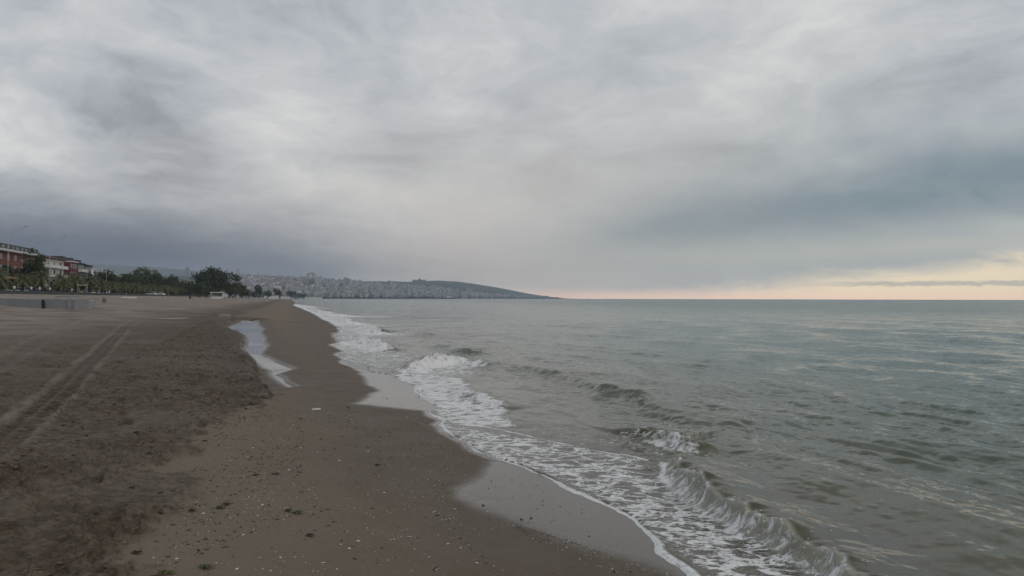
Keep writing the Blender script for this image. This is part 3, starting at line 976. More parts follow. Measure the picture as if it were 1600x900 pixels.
def merged(name, protos, pts, sizes, mat, seed, zoff=.2, tilt=.25, stretch=None):
    r = np.random.default_rng(seed)
    Vs, Fs, b = [], [], 0
    zz = zfine(pts[:, 0], pts[:, 1])
    for i, (p, s) in enumerate(zip(pts, sizes)):
        V, F = protos[i % len(protos)]
        a = r.uniform(0, 6.28)
        ca, sa = math.cos(a), math.sin(a)
        W_ = V * s
        if stretch:
            W_ = W_ * np.array([r.uniform(*stretch), 1, 1])
        tx, ty = r.normal(0, tilt, 2)
        Wz = W_[:, 2] + W_[:, 0] * tx + W_[:, 1] * ty
        X = W_[:, 0] * ca - W_[:, 1] * sa + p[0]
        Y = W_[:, 0] * sa + W_[:, 1] * ca + p[1]
        Vs.append(np.stack([X, Y, Wz + zz[i] + s * zoff], -1))
        Fs += [tuple(b + k for k in f) for f in F]
        b += len(V)
    return obj(name, np.vstack(Vs), Fs, mat, smooth=True)

def tide_lines(n, seed, spread=.07):
    r = np.random.default_rng(seed)
    y = 4.3 + 11 * r.uniform(0, 1, n) ** 1.5
    line = r.choice([1.75, 2.35, 2.9, 3.5], n, p=[.3, .25, .25, .2])
    d_ = line + .28 * vnoise(y * .55 + line * 9, y * 0, 301) + .12 * vnoise(y * 1.9, line, 302) + r.normal(0, spread, n)
    x = Xs(y) - d_ / .957
    k = r.uniform(0, 1, n) < np.clip(.5 + .9 * vnoise(y * 1.1 + line * 5, y * 0, 303), .1, 1)
    return np.stack([x, y], -1)[k]
def sample_px(n, region, seed, jitter=None):
    """points on the sand inside a pixel polygon, even per square metre"""
    r = np.random.default_rng(seed)
    poly = np.array([hit(*p) for p in region])
    lo, hi = poly.min(0), poly.max(0)
    out = np.zeros((0, 2))
    while len(out) < n:
        q_ = r.uniform(lo, hi, (n * 4, 2))
        q_ = q_[inside_sd(q_, poly) < 0]
        q_ = q_[r.uniform(0, 1, len(q_)) < np.clip(.35 + .9 * fbm(q_[:, 0] * 1.1, q_[:, 1] * 1.1, 3, .5, seed), .02, 1)]
        out = np.vstack([out, q_])
    return out[:n]
pro = []
for s in range(4):
    me, V, F = pebble_mesh('pebble_proto', m_pebble, .32, s, 5)
    bpy.data.meshes.remove(me)
    pro.append((V, F))
SMR = [(300, 900), (300, 800), (330, 690), (440, 645), (560, 640), (690, 655), (760, 720), (715, 770), (850, 850), (1040, 900)]
GRAV = [(640, 660), (690, 665), (760, 722), (715, 765), (690, 745), (640, 700)]
GRAV2 = [(790, 815), (860, 835), (1000, 882), (1060, 900), (960, 900), (860, 862)]
FILMR = [(750, 740), (850, 760), (1000, 850), (1060, 890), (900, 845), (760, 790)]
rs = np.random.default_rng(3)
def sizes(n, a, b, seed):
    return np.random.default_rng(seed).uniform(0, 1, n) ** 2.2 * (b - a) + a
pts = np.vstack([tide_lines(700, 51), sample_px(1200, SMR, 1), sample_px(150, GRAV, 2), sample_px(160, GRAV2, 3), sample_px(60, FILMR, 4), sample_px(140, [(300, 800), (330, 690), (400, 660), (480, 760), (420, 830), (330, 900)], 21)])
tag(merged('shell_litter', pro, pts, sizes(len(pts), .002, .0075, 5), m_shell, 6), kind='stuff')
pts = np.vstack([tide_lines(700, 52), sample_px(500, SMR, 11), sample_px(420, GRAV, 12), sample_px(420, GRAV2, 13), sample_px(60, FILMR, 14)])
tag(merged('pebble_litter', pro, pts, sizes(len(pts), .003, .011, 15), m_pebble, 16), kind='stuff')
CHR = [(0, 900), (0, 720), (130, 590), (330, 500), (380, 560), (420, 640), (330, 680), (270, 720), (290, 780), (235, 860), (235, 900)]
pts = sample_px(4200, CHR, 31)
tag(merged('sand_clods', pro, pts, sizes(len(pts), .008, .036, 32), m_clod, 33, .15, .3), kind='stuff')
# flakes of dried weed along the edge of the churned sand
WEED = [(280, 900), (235, 860), (290, 780), (265, 720), (330, 670), (430, 632), (480, 660), (470, 760), (440, 820), (330, 860)]
pts = np.vstack([tide_lines(340, 53, .05), sample_px(800, WEED, 41), sample_px(420, SMR, 42), sample_px(200, CHR, 44)])
tag(merged('weed_scraps', pro, pts, sizes(len(pts), .0025, .011, 43), m_weed, 45, .2, .2, (1.2, 3.2)), kind='stuff')
pts = sample_px(420, WEED, 46)
tag(merged('straw_scraps', pro, pts, sizes(len(pts), .003, .009, 47), m_straw, 48, .3, .2, (2.5, 6)), kind='stuff')

# single shells and scraps one can pick out
shell_me = scallop_mesh('shell', m_shell)
peb_me = [pebble_mesh('pebble', m_pebble, .45, 40 + k, 7)[0] for k in range(2)]
def drop(name, me, px, py, size, label, cat, group=None, up=.25, squash=(1, 1, 1)):
    x, y = hit(px, py)
    o = link(name, me, None, (x, y, float(zfine([x], [y])[0]) + size * up), RND.uniform(0, 6.28))
    o.scale = (size * squash[0], size * squash[1], size * squash[2])
    o.rotation_euler[0] = RND.uniform(-.3, .3)
    return tag(o, label, cat, group)
for px, py in [(339, 665), (443, 689), (380, 835), (406, 872), (438, 872), (195, 849), (532, 851), (526, 890), (338, 881), (318, 803), (546, 858), (488, 762), (452, 735), (560, 846), (575, 705), (505, 880), (410, 790),
               (240, 872), (276, 873), (370, 890), (470, 700), (530, 720), (600, 770), (640, 840), (395, 700), (360, 720), (745, 880), (700, 850)]:
    drop('shell', shell_me, px, py, RND.uniform(.008, .015), 'small white seashell lying on the smooth damp sand', 'shell', 'white shells strewn over the damp sand', .05)
for px, py in [(755, 790), (768, 752), (815, 812), (830, 810), (920, 838), (800, 750), (712, 790), (586, 740), (590, 880), (455, 795), (480, 785), (420, 757), (605, 623), (515, 649)]:
    drop('pebble', peb_me[RND.randrange(2)], px, py, RND.uniform(.010, .020), 'small dark pebble on the wet sand near the swash', 'pebble', 'dark pebbles on the wet sand', .2)

def weed_clump(px, py, size, label, green=False, n=26):
    x, y = hit(px, py)
    r = random.Random(int(px * 7 + py))
    V, F = [], []
    for k in range(n):
        a, l = r.uniform(0, 6.28), r.uniform(.4, 1.0) * size
        w = r.uniform(.04, .10) * size
        cx, cy = r.gauss(0, .35) * size, r.gauss(0, .22) * size
        h = r.uniform(.05, .28) * size
        dx_, dy_ = math.cos(a), math.sin(a)
        b = len(V)
        for t_, hh in ((-.5, 0), (0, h), (.5, .02 * size)):
            for s_ in (-1, 1):
                V.append((cx + dx_ * l * t_ - dy_ * w * s_, cy + dy_ * l * t_ + dx_ * w * s_, hh + .01))
        F += [(b, b + 1, b + 3, b + 2), (b + 2, b + 3, b + 5, b + 4)]
    o = obj('seaweed_clump', V, F, m_green if green else m_weed, loc=(x, y, float(zfine([x], [y])[0])))
    return o
WG = 'weed clumps scattered over the sand'
for px, py in [(407, 615), (424, 625), (385, 640), (470, 655), (545, 638), (240, 905), (213, 865), (430, 742), (485, 838), (398, 744), (355, 790), (450, 800), (590, 728), (512, 527), (497, 530), (575, 575), (540, 574), (320, 690), (300, 800), (250, 810)]:
    tag(weed_clump(px, py, .045, ""), 'dark clump of dried weed lying on the sand', 'seaweed', WG)
for px, py in [(322, 888), (258, 898), (465, 803), (345, 795)]:
    tag(weed_clump(px, py, .055, '', True, 40), 'olive green clump of fresh weed lying on the sand', 'seaweed', 'green weed clumps on the sand')
# the white slat of flotsam
x, y = hit(494, 641)
m_flot = plain('white_plastic', (.66, .64, .60), .45, .12, 8)
mb = MB().prism([(-.065, 0), (.065, 0), (.072, .012), (.05, .026), (-.055, .024), (-.07, .010)], -.022, .022)
tag(mb.build('plastic_scrap', m_flot, loc=(x, y, zg(x, y) + .004), rz=.15), 'flat white plastic scrap lying alone on the damp sand', 'litter')

# ------------------------------------------------------------------ froth and spray on the breaking crests
def spray():
    r = np.random.default_rng(77)
    V0, F0 = pro[0]
    V0 = V0 * np.array([1, 1, 2.2])
    Vs, Fs, b = [], [], 0
    for (x, y, a, wf, ci, nx_, ny_) in spray_src:
        n = {0: 2, 1: 7, 3: 30, 4: 8}.get(ci, 8)
        for _ in range(n):
            up = r.exponential(.05 if ci == 3 else .015) * a / .25
            if ci == 0 and r.uniform() < .5:
                up *= .4
            s = r.uniform(.003, .007) * (1 + y / 16)
            p = np.array([x + r.normal(0, .14 + y * .006), y + r.normal(0, .14 + y * .006), a * .92 + up])
            Vs.append(V0 * s * r.uniform(.5, 1.3, 3) + p)
            Fs += [tuple(b + k for k in f) for f in F0]
            b += len(V0)
    tag(obj('sea_spray', np.vstack(Vs), Fs, m_foam, smooth=True), kind='stuff')
spray()

# ------------------------------------------------------------------ concrete outlet at the head of the stream
m_conc = plain('weathered_concrete', (.27, .27, .27), .9, .28, 1.3, .01)
m_dark = plain('painted_gap_dark', (.02, .02, .022), .9, .2, 2)
m_conc2 = plain('stained_concrete', (.22, .225, .235), .9, .35, .9, .01)
def ramp_at(px, py_bot):
    x, y = hit(px, py_bot)
    return x, y
def outlet():
    x0, y0 = hit(-40, 472)
    x1, y1 = hit(66, 482)
    x2, y2 = hit(117, 484.5)
    x3, y3 = hit(150, 481)
    t = thing('drain_outlet', 'low grey concrete stream outlet with wing walls half buried in sand', 'concrete outlet', (x1, y1, zg(x1, y1)))
    def wall(name, a, b, zt0, zt1, th, mat):
        ax, ay, bx, by = a[0] - x1, a[1] - y1, b[0] - x1, b[1] - y1
        L = math.hypot(bx - ax, by - ay)
        ux, uy = (bx - ax) / L, (by - ay) / L
        V, F = [], []
        N = 9
        rr = random.Random(int(ax * 10))
        for i in range(N):
            f = i / (N - 1)
            px_, py_ = ax + ux * L * f, ay + uy * L * f
            zt = zt0 + (zt1 - zt0) * f - zg(x1, y1) + rr.uniform(-.05, .04)
            for (o_, z_) in ((0, -1.2), (0, zt - .04), (.05, zt), (th, zt + .01), (th, -1.2)):
                V.append((px_ - uy * o_, py_ + ux * o_, z_))
        for i in range(N - 1):
            for j in range(4):
                a_, b_ = i * 5 + j, i * 5 + j + 1
                F.append((a_, a_ + 5, b_ + 5, b_))
        F += [(4, 3, 2, 1, 0), tuple((N - 1) * 5 + j for j in range(5))]
        return obj(name, V, F, mat, t)
    wall('wing_wall', (x0, y0), (x1, y1), HC + .02 + .06, HC - .16, .5, m_conc)
    wall('head_wall', (x1 + .35, y1 - .1), (x2, y2), HC - .10, HC - .13, 1.6, m_conc2)
    wall('wing_wall', (x2 + .03, y2 + .25), (x3, y3), HC - .15, HC - .32, .6, m_conc)
    MB().box(.04, .18, -.16, -.04, -.1, .74).build('gap_shade', m_dark, t)  # black block between the walls, painting the darkness of a gap
    mb = MB()
    for k in range(5):
        mb.box(.8 + k * .45, 1.1 + k * .45, .3, .9, .92, 1.02 + .02 * (k % 3))
    mb.build('coping', m_conc, t)
outlet()
# barrels and posts on the open sand
m_bar = plain('grey_barrel', (.13, .135, .15), .6, .3, 4)
def barrel(px, py, h, label, mat=None):
    x, y = hit(px, py)
    t = thing('barrel', label, 'barrel', (x, y, zg(x, y) - .03))
    ring = [(0, .30), (.05, .31), (.30, .34), (.34, .36), (.38, .34), (.62, .34), (.66, .36), (.70, .34), (.95, .31), (1.0, .30)]
    MB().tube([(0, 0, z_ * h) for z_, _ in ring], [r_ * h for _, r_ in ring], 16).build('body', mat or m_bar, t, True)
    MB().tube([(0, 0, h * .985), (0, 0, h * 1.01)], h * .31, 16).build('rim', m_conc, t)
barrel(163, 473, .72, 'grey barrel standing on the upper sand beyond the concrete outlet')
barrel(297, 467, .95, 'dark barrel standing on the far sand below the dense round tree', plain('dark_barrel', (.05, .045, .045), .7, .3, 4))

# ------------------------------------------------------------------ seafront frame: along the shore / inland
U2 = Vector((-.287, .958, 0))
N2 = Vector((-.958, -.287, 0))
RZ = math.atan2(U2.y, U2.x)
def town(px, d):
    a = ray(px, 466)
    a = a.x / a.y
    lo, hi = 5.0, 6000.0
    for _ in range(60):
        m = (lo + hi) / 2
        if float(inland(np.array([a * m]), np.array([m]))[0]) < d:
            lo = m
        else:
            hi = m
    return a * lo, lo

m_wall_low = plain('promenade_concrete', (.055, .06, .06), .9, .3, .6)
m_pave = plain('promenade_paving', (.20, .19, .18), .9, .2, .5)
def strip_mesh(name, d0, d1, z0, z1, y0, y1, mat, step=6.0):
    V, F = [], []
    ys = np.arange(y0, y1 + step, step)
    for y in ys:
        for d_ in (d0, d1):
            x = float(Xs(np.array([y]))[0]) - d_ / .957
            V += [(x, y, z0), (x, y, z1)]
    for i in range(len(ys) - 1):
        a, b = i * 4, i * 4 + 4
        F += [(a, b, b + 1, a + 1), (a + 1, b + 1, b + 3, a + 3), (a + 3, b + 3, b + 2, a + 2)]
    F += [(0, 1, 3, 2), (b, b + 2, b + 3, b + 1)]
    return obj(name, V, F, mat)
o = strip_mesh('promenade', 54.0, 66, 2.2, 2.74, 60, 700, m_pave)
tag(o, kind='structure')
o = strip_mesh('promenade_wall', 53.3, 53.9, 2.0, 3.25, 60, 520, m_wall_low)
tag(o, 'long low dark wall between the sand and the promenade', 'wall')

# ------------------------------------------------------------------ apartment houses behind the promenade
m_brick = plain('red_brick', (.155, .055, .040), .85, .25, .8)
m_maroon = plain('maroon_render', (.13, .035, .035), .85, .2, .6)
m_cream = plain('cream_render', (.52, .50, .46), .8, .12, .4)
m_white = plain('white_render', (.66, .66, .66), .7, .08, .4)
m_grey = plain('slate_grey_render', (.085, .095, .105), .8, .2, .5)
m_pink = plain('pink_render', (.42, .24, .19), .8, .15, .5)
m_roofr = plain('dark_red_tiles', (.09, .03, .03), .85, .3, 2)
m_roofg = plain('grey_roofing', (.06, .065, .07), .8, .3, 1)
m_glass = plain('window_glass', (.035, .04, .05), .12, .3, .5)
m_frame = plain('white_frames', (.62, .62, .61), .6, .05, 1)
def apartment(px0, px1, d, ztop, floors, wall, label, roof='flat', roofmat=None, balc=None, depth=13, bays=None, trim=None, chimney=0, group=None):
    ax, ay = town(px0, d)
    bx, by = town(px1, d)
    L = math.hypot(bx - ax, by - ay)
    g = 2.75
    t = thing('apartment_house', label, 'building', (ax, ay, g), RZ, group)
    Hh = ztop - g
    fh = Hh / floors
    MB().box(0, L, 0, depth, -1.0, Hh).build('wall', wall, t)
    rm_ = roofmat or m_roofg
    if roof == 'gable':
        MB().prism([(0, 0), (0, 0)], 0, 1) if False else None
        V = [(-.7, -1.2, Hh), (L + .7, -1.2, Hh), (L + .7, depth + 1.2, Hh), (-.7, depth + 1.2, Hh),
             (-.7, -1.2, Hh + .28), (L + .7, -1.2, Hh + .28), (L + .7, depth + 1.2, Hh + .28), (-.7, depth + 1.2, Hh + .28), (-.7, depth / 2, Hh + 2.9), (L + .7, depth / 2, Hh + 2.9)]
        F = [(3, 2, 1, 0), (0, 1, 5, 4), (2, 3, 7, 6), (0, 4, 8, 7, 3), (1, 2, 6, 9, 5), (4, 5, 9, 8), (6, 7, 8, 9)]
        rf = obj('roof', V, F, rm_, t)
        MB().box(.3, L - .3, 1.4, 4.4, Hh + 1.0, Hh + 2.6).build('dormer', m_roofg, rf)
        k = int(L / 4)
        for i in range(k):
            MB().box(1.2 + i * 4, 3.4 + i * 4, 1.3, 1.42, Hh + 1.35, Hh + 2.2).build('dormer_window', m_conc if i % 3 == 0 else m_glass, rf)
    elif roof == 'hip':
        V = [(-.6, -.8, Hh), (L + .6, -.8, Hh), (L + .6, depth + .6, Hh), (-.6, depth + .6, Hh), (min(L * .4, 5), depth / 2, Hh + 2.2), (L - min(L * .4, 5), depth / 2, Hh + 2.2), (-.6, -.8, Hh + .2), (L + .6, -.8, Hh + .2), (L + .6, depth + .6, Hh + .2), (-.6, depth + .6, Hh + .2)]
        F = [(3, 2, 1, 0), (0, 1, 7, 6), (1, 2, 8, 7), (2, 3, 9, 8), (3, 0, 6, 9), (6, 7, 5, 4), (7, 8, 5), (8, 9, 4, 5), (9, 6, 4)]
        rf = obj('roof', V, F, rm_, t)
    else:
        rf = MB().box(-.35, L + .35, -.5, depth + .35, Hh, Hh + .35).build('roof', trim or m_white, t)
        MB().box(L * .2, L * .7, 3, depth - 2, Hh + .35, Hh + 2.2).build('penthouse', rm_, rf)
    for c_ in range(chimney):
        MB().box(.6 + c_ * 6, 2.4 + c_ * 6, 4.2, 5.4, Hh + 1, Hh + 4.0).build('chimney', m_conc, rf)
    nb = bays or max(2, int(L / 4.2))
    bw = L / nb
    ne = max(2, int(depth / 4.2))
    for fl in range(floors):
        z0 = fl * fh + .9
        for i in range(nb):
            cx = (i + .5) * bw
            w = MB().box(cx - .85, cx + .85, -.06, .02, z0, z0 + 1.5).build('window', m_frame, t)
            MB().box(cx - .74, cx + .74, -.09, -.05, z0 + .1, z0 + 1.4).build('pane', m_glass, w)
        for i in range(ne):
            cy = (i + .5) * depth / ne
            w = MB().box(-.06, .02, cy - .75, cy + .75, z0, z0 + 1.45).build('window', m_frame, t)
            MB().box(-.09, -.05, cy - .64, cy + .64, z0 + .1, z0 + 1.35).build('pane', m_glass, w)
        if balc and fl > 0:
            for i in range(0, nb, 1):
                cx = (i + .5) * bw
                b_ = MB().box(cx - bw * .42, cx + bw * .42, -1.5, -.003, fl * fh - .12, fl * fh + .06).build('balcony', balc, t)
                MB().box(cx - bw * .42, cx + bw * .42, -1.5, -1.40, fl * fh + .06, fl * fh + .95).box(cx - bw * .42, cx - bw * .42 + .1, -1.4, -.003, fl * fh + .06, fl * fh + .95).build('parapet', balc, b_)
    return t
apartment(-75, 66, 84, 15.6, 4, m_brick, 'long red brick apartment house with pale overhanging roof and dormers', 'gable', plain('pale_roof', (.40, .41, .40), .7, .2, 1), None, 13, 12, None, 2)
apartment(69, 107, 82, 15.4, 4, m_cream, 'cream apartment house with white balconies and dark red roof', 'hip', m_roofr, m_white, 14, 4)
apartment(109, 120, 80, 15.0, 4, m_maroon, 'dark maroon apartment house with white roof edge', 'flat', m_roofg, None, 12, 3, m_white)
apartment(121.5, 131, 80, 14.9, 4, m_grey, 'slate grey apartment house with pale balcony fronts beside the maroon one', 'flat', m_roofg, m_frame, 12, 3, m_roofg)
apartment(132.5, 142, 80, 14.6, 4, m_grey, 'plain slate grey apartment house with dark flat roof and recessed windows', 'flat', m_roofg, None, 12, 3, m_roofg)
apartment(146, 158, 96, 16.0, 4, m_white, 'white apartment house with dark rooftop hut behind the round trees', 'flat', m_roofg, None, 14, 4, m_white)
apartment(172, 186, 112, 17.0, 4, m_white, 'white long-roofed apartment house showing between two dark trees', 'hip', m_white, m_frame, 14, 4)
apartment(206, 222, 120, 18.5, 5, m_cream, 'cream apartment house half hidden behind loose green trees', 'flat', m_roofg, m_white, 14, 4, m_white)
apartment(240, 252, 110, 19.5, 5, m_white, 'white five-storey apartment house with open balconies above the palms', 'flat', m_conc, m_white, 14, 4, m_conc)
apartment(254, 262, 108, 17.0, 4, m_cream, 'narrow cream apartment house next to the five-storey white one', 'flat', m_roofg, None, 14, 3, m_white)
apartment(279, 284, 110, 20.0, 5, m_white, 'small white apartment house with hipped grey roof left of dense round tree', 'hip', m_roofg, None, 14, 3)
apartment(290, 296, 106, 19.0, 4, m_cream, 'cream apartment house with red hipped roof left of dense round tree', 'hip', m_roofr, m_white, 14, 3)

# the pink shop front below the brick house and the white beach kiosk
def kiosk(px0, px1, d, h, wall, roofm, label, open_front=True, depth=4, over=.6):
    ax, ay = town((px0 + px1) / 2, d)
    bx, by = ax, ay
    w = (px1 - px0) / FPX * ay
    g = 2.72 if d > 54 else zg(ax, ay)
    ang = math.atan2(ay, ax) - math.pi / 2
    t = thing('beach_kiosk', label, 'kiosk', ((ax + bx) / 2, (ay + by) / 2, g), ang)
    wl = MB()
    wl.box(-w / 2, w / 2, depth - .15, depth, 0, h).box(-w / 2, -w / 2 + .15, 0, depth - .15, 0, h).box(w / 2 - .15, w / 2, 0, depth - .15, 0, h)
    wl.box(-w / 2 + .15, w / 2 - .15, .02, .15, 0, 1.0)
    wl.build('wall', wall, t)
    MB().box(-w / 2 - over, w / 2 + over, -over * 1.4, depth + over, h, h + .32).build('roof', roofm, t)
    MB().box(-w / 2 + .1, w / 2 - .1, -.25, .3, 1.0, 1.08).build('counter', m_frame, t)
    for s in (-1, 1):
        MB().tube([(s * (w / 2 + over - .3), -over, 0), (s * (w / 2 + over - .3), -over, h)], .06, 8).build('post', m_frame, t)
kiosk(-14, 19, 66, 3.6, plain('red_shop', (.22, .05, .05), .7, .2, 1), m_pink, 'red shop with broad pink canopy at the foot of the brick house', over=.9)
kiosk(331, 347, 34, 2.6, m_white, m_white, 'white flat-roofed beach kiosk under the dense round tree')
kiosk(124, 133, 58, 2.5, plain('yellow_hut', (.42, .38, .18), .7, .15, 1), plain('sand_roof', (.36, .33, .22), .8, .15, 1), 'small yellow kiosk among the palms by the promenade wall')

# ------------------------------------------------------------------ street lamps
m_lamp = plain('galvanised_steel', (.42, .44, .46), .5, .1, 2)
m_lens = plain('lamp_lens', (.7, .72, .74), .3, .05, 2)
def lamp(px, d, h, label):
    x, y = town(px, d)
    t = thing('street_lamp', label, 'street lamp', (x, y, 2.74), 0.15, 'tall double-armed lamps along the promenade')
    MB().tube([(0, 0, 0), (0, 0, .6)], [.20, .17], 10).build('base', m_lamp, t)
    MB().tube([(0, 0, .6), (0, 0, h * .5), (0, 0, h - 1.2)], [.06, .045, .035], 8).build('pole', m_lamp, t, True)
    for s in (-1, 1):
        pts_ = [(0, 0, h - 1.3)] + [(s * 3.0 * math.sin(k / 8 * 1.45), 0, h - 1.3 + 1.35 * (1 - math.cos(k / 8 * 1.5)) ** .75) for k in range(1, 9)]
        a_ = MB().tube(pts_, .03, 6).build('arm', m_lamp, t, True)
        hx, hz = pts_[-1][0], pts_[-1][2]
        hd = MB().prism([(hx - .1 * s, hz + .10), (hx + .95 * s, hz + .16), (hx + 1.0 * s, hz + .05), (hx + .2 * s, hz - .06), (hx - .1 * s, hz)][::(-1 if s > 0 else 1)], -.2, .2).build('lamp_head', m_lamp, a_)
lamp(12, 60, 14.2, 'tall double-armed street lamp in front of the long red brick house')
lamp(77, 60, 14.4, 'tall double-armed street lamp in front of the cream balcony house')
lamp(166, 60, 14.4, 'tall double-armed street lamp rising behind the round dark tree')

# ------------------------------------------------------------------ trees
m_bark = plain('bark', (.05, .04, .03), .95, .3, 4)
def leaf_mat(name, c0, c1):
    m, t, b = new_mat(name)
    p = t.n('ShaderNodeNewGeometry').outputs['Position']
    oi = t.n('ShaderNodeObjectInfo').outputs['Random']
    n_ = t.m('ADD', t.m('MULTIPLY', t.noise(p, .9, 3, .6), .8), t.m('MULTIPLY', oi, .25))
    t.link(t.mix(n_, c0 + (1,), c1 + (1,)), b.inputs['Base Color'])
    b.inputs['Roughness'].default_value = .7
    return m
m_leafd = leaf_mat('dark_leaves', (.022, .033, .015), (.055, .070, .030))
m_leafm = leaf_mat('mid_leaves', (.032, .050, .020), (.080, .105, .042))
m_leafo = leaf_mat('olive_leaves', (.055, .066, .022), (.145, .155, .060))
def crown_mesh(name, rx, ry, rz_, cz, lobes, nclump, leaf, seed, mat, per=34):
    r = np.random.default_rng(seed)
    V, F = [], []
    cs = []
    for _ in range(lobes):
        u = r.normal(size=3)
        u /= np.linalg.norm(u)
        q_ = r.uniform(.25, .72)
        cs.append((u * q_ * np.array([rx, ry, rz_]), r.uniform(.34, .56)))
    cs.append((np.zeros(3), .62))
    k = 0
    C = []
    for _ in range(nclump):
        c_, s_ = cs[r.integers(len(cs))]
        u = r.normal(size=3)
        u /= np.linalg.norm(u)
        C.append(c_ + u * s_ * np.array([rx, ry, rz_]) * r.uniform(.55, 1.0) ** .5)
    C = np.array(C)
    n = nclump * per
    cc = np.repeat(C, per, 0) + r.normal(0, 1, (n, 3)) * np.array([rx, ry, rz_]) * .085
    a = r.normal(size=(n, 3))
    a /= np.linalg.norm(a, axis=1)[:, None]
    b = np.cross(a, r.normal(size=(n, 3)))
    b /= np.linalg.norm(b, axis=1)[:, None]
    s = leaf * r.uniform(.6, 1.4, (n, 1))
    V = np.stack([cc - a * s, cc + b * s * .55, cc + a * s, cc - b * s * .55], 1).reshape(-1, 3)
    V[:, 2] += cz
    me = bpy.data.meshes.new(name)
    F = np.arange(n * 4).reshape(-1, 4)
    me.from_pydata(V.tolist(), [], F.tolist())
    me.materials.append(mat)
    return me, C + np.array([0, 0, cz])
def tree(px, d=None, Y=None, ytop=430, ybase=461, w_px=30, mat=m_leafd, label='', seed=0, squat=.62, group='trees behind the promenade', lobes=7, name='round_tree', dens=1.0):
    if Y is None:
        x, y = town(px, d)
    else:
        x, y = col_at(px, Y), Y
    g = max(zg(x, y), 2.0)
    v = ray(px, ytop)
    ht = HC + v.z / v.y * y - g
    w = w_px * 1.22 / FPX * y
    t = thing(name, label, 'tree', (x, y, g), seed * .7, group)
    rz_ = ht * min(squat * 1.16, 1.0) / 2
    cz = ht - rz_
    me, C = crown_mesh('crown', w / 2, w / 2, rz_, cz, lobes, int(110 * dens), max(.16, ht * .030), seed, mat)
    link('crown', me, t)
    r = random.Random(seed)
    mb = MB()
    th = ht * .028
    mb.tube([(0, 0, -.3), (r.uniform(-.1, .1), 0, cz * .45), (0, r.uniform(-.2, .2), cz)], [th * 1.3, th, th * .6], 8)
    tr = mb.build('trunk', m_bark, t, True)
    for k in range(5):
        c_ = C[r.randrange(len(C))]
        MB().tube([(0, 0, cz * .55), tuple(np.array([0, 0, cz * .55]) * .5 + c_ * .5 + np.array([0, 0, .3])), tuple(c_)], [th * .55, th * .35, th * .12], 6).build('limb', m_bark, tr, True)
    return t
tree(50, 72, None, 398, 445, 44, m_leafd, 'dark spreading tree in front of the red brick house', 1, .8, name='spreading_tree', dens=1.5)
tree(6, 70, None, 413, 445, 22, m_leafd, 'small dark tree by the shop canopy below the brick house', 2, .7)
tree(104, 76, None, 430, 445, 20, m_leafd, 'low dark tree at the foot of the cream balcony house', 22, .8)
tree(131, 74, None, 428, 448, 24, m_leafd, 'low dark tree in front of the slate grey houses', 3, .8)
tree(163, 74, None, 417, 448, 32, m_leafd, 'round dark tree beside the white house with rooftop hut', 4, .8)
tree(195, 74, None, 419, 450, 30, m_leafd, 'broad dark tree right of the white long-roofed house', 5, .8)
tree(231, 72, None, 419, 450, 44, m_leafm, 'tall loose green tree before the cream half-hidden house', 6, .8, dens=1.3)
tree(180, 78, None, 427, 450, 22, m_leafd, 'dark tree filling the gap between two rounder ones', 7, .8)
tree(267, 66, None, 430, 452, 26, m_leafd, 'low dark pointed tree beside the five-storey white house', 8, .8)
tree(287, 62, None, 436, 455, 18, m_leafd, 'low dark tree in front of the hipped-roof houses', 9, .8)
tree(335, 42, None, 415, 462, 58, m_leafd, 'largest dense round tree standing over the white beach kiosk', 10, .92, name='dense_tree', dens=2.6, lobes=9)
tree(312, 44, None, 437, 462, 24, m_leafd, 'dark shoulder tree touching the left of the largest dense one', 11, .85)
tree(358, 40, None, 437, 462, 20, m_leafd, 'dark shoulder tree touching the right of the largest dense one', 12, .85)
tree(378, 34, None, 441, 463, 22, m_leafm, 'mid green bushy tree at the end of the seafront row', 13, .9)
tree(388, 30, None, 449, 463, 18, m_leafd, 'low dark bush-like tree ending the seafront row', 14, .95)
tree(405, None, 700, 444, 463, 11, m_leafd, 'slender hazy tree standing alone past the seafront row', 15, .85)
tree(418, None, 760, 452, 463, 14, m_leafm, 'low hazy tree behind the standing figure on the sand', 16, .9)
tree(434, None, 900, 450, 464, 13, m_leafd, 'hazy rounded tree near the end of the sand spit', 17, .9)
tree(455, None, 1000, 453, 464, 18, m_leafd, 'broad low hazy tree at the end of the sand spit', 18, .9)
tree(472, None, 1200, 457, 464, 14, m_leafd, 'low hazy tree by the far boat sheds', 19, .9)
tree(397, None, 620, 454, 463, 10, m_leafm, 'small hazy shrub tree left of the slender lone one', 20, .9)

for k_, (px, d_, yt, wd, mt, lb) in enumerate([
        (148, 70, 426, 22, m_leafm, 'green tree left of the round dark tree'), (172, 70, 424, 24, m_leafd, 'dark tree right of the round dark tree'), (207, 70, 424, 26, m_leafm, 'green tree between the broad dark and the tall loose trees'),
        (219, 68, 427, 24, m_leafd, 'dark tree tucked under the tall loose tree'), (247, 66, 429, 24, m_leafm, 'green tree below the five-storey white house'), (258, 62, 434, 20, m_leafd, 'dark low tree below the narrow cream house'),
        (276, 62, 434, 22, m_leafm, 'green low tree before the hipped grey roof'), (298, 56, 437, 20, m_leafm, 'green low tree before the red hipped roof'), (120, 72, 430, 24, m_leafm, 'green tree at the foot of the maroon house'),
        (90, 72, 430, 24, m_leafm, 'green tree at the foot of the cream house'), (368, 38, 444, 18, m_leafm, 'green bushy tree between the dense tree and the row end'), (322, 40, 444, 20, m_leafm, 'green bush-like tree at the left foot of the dense tree')]):
    tree(px, d_, None, yt, 450, wd, mt, lb, 100 + k_, .9)
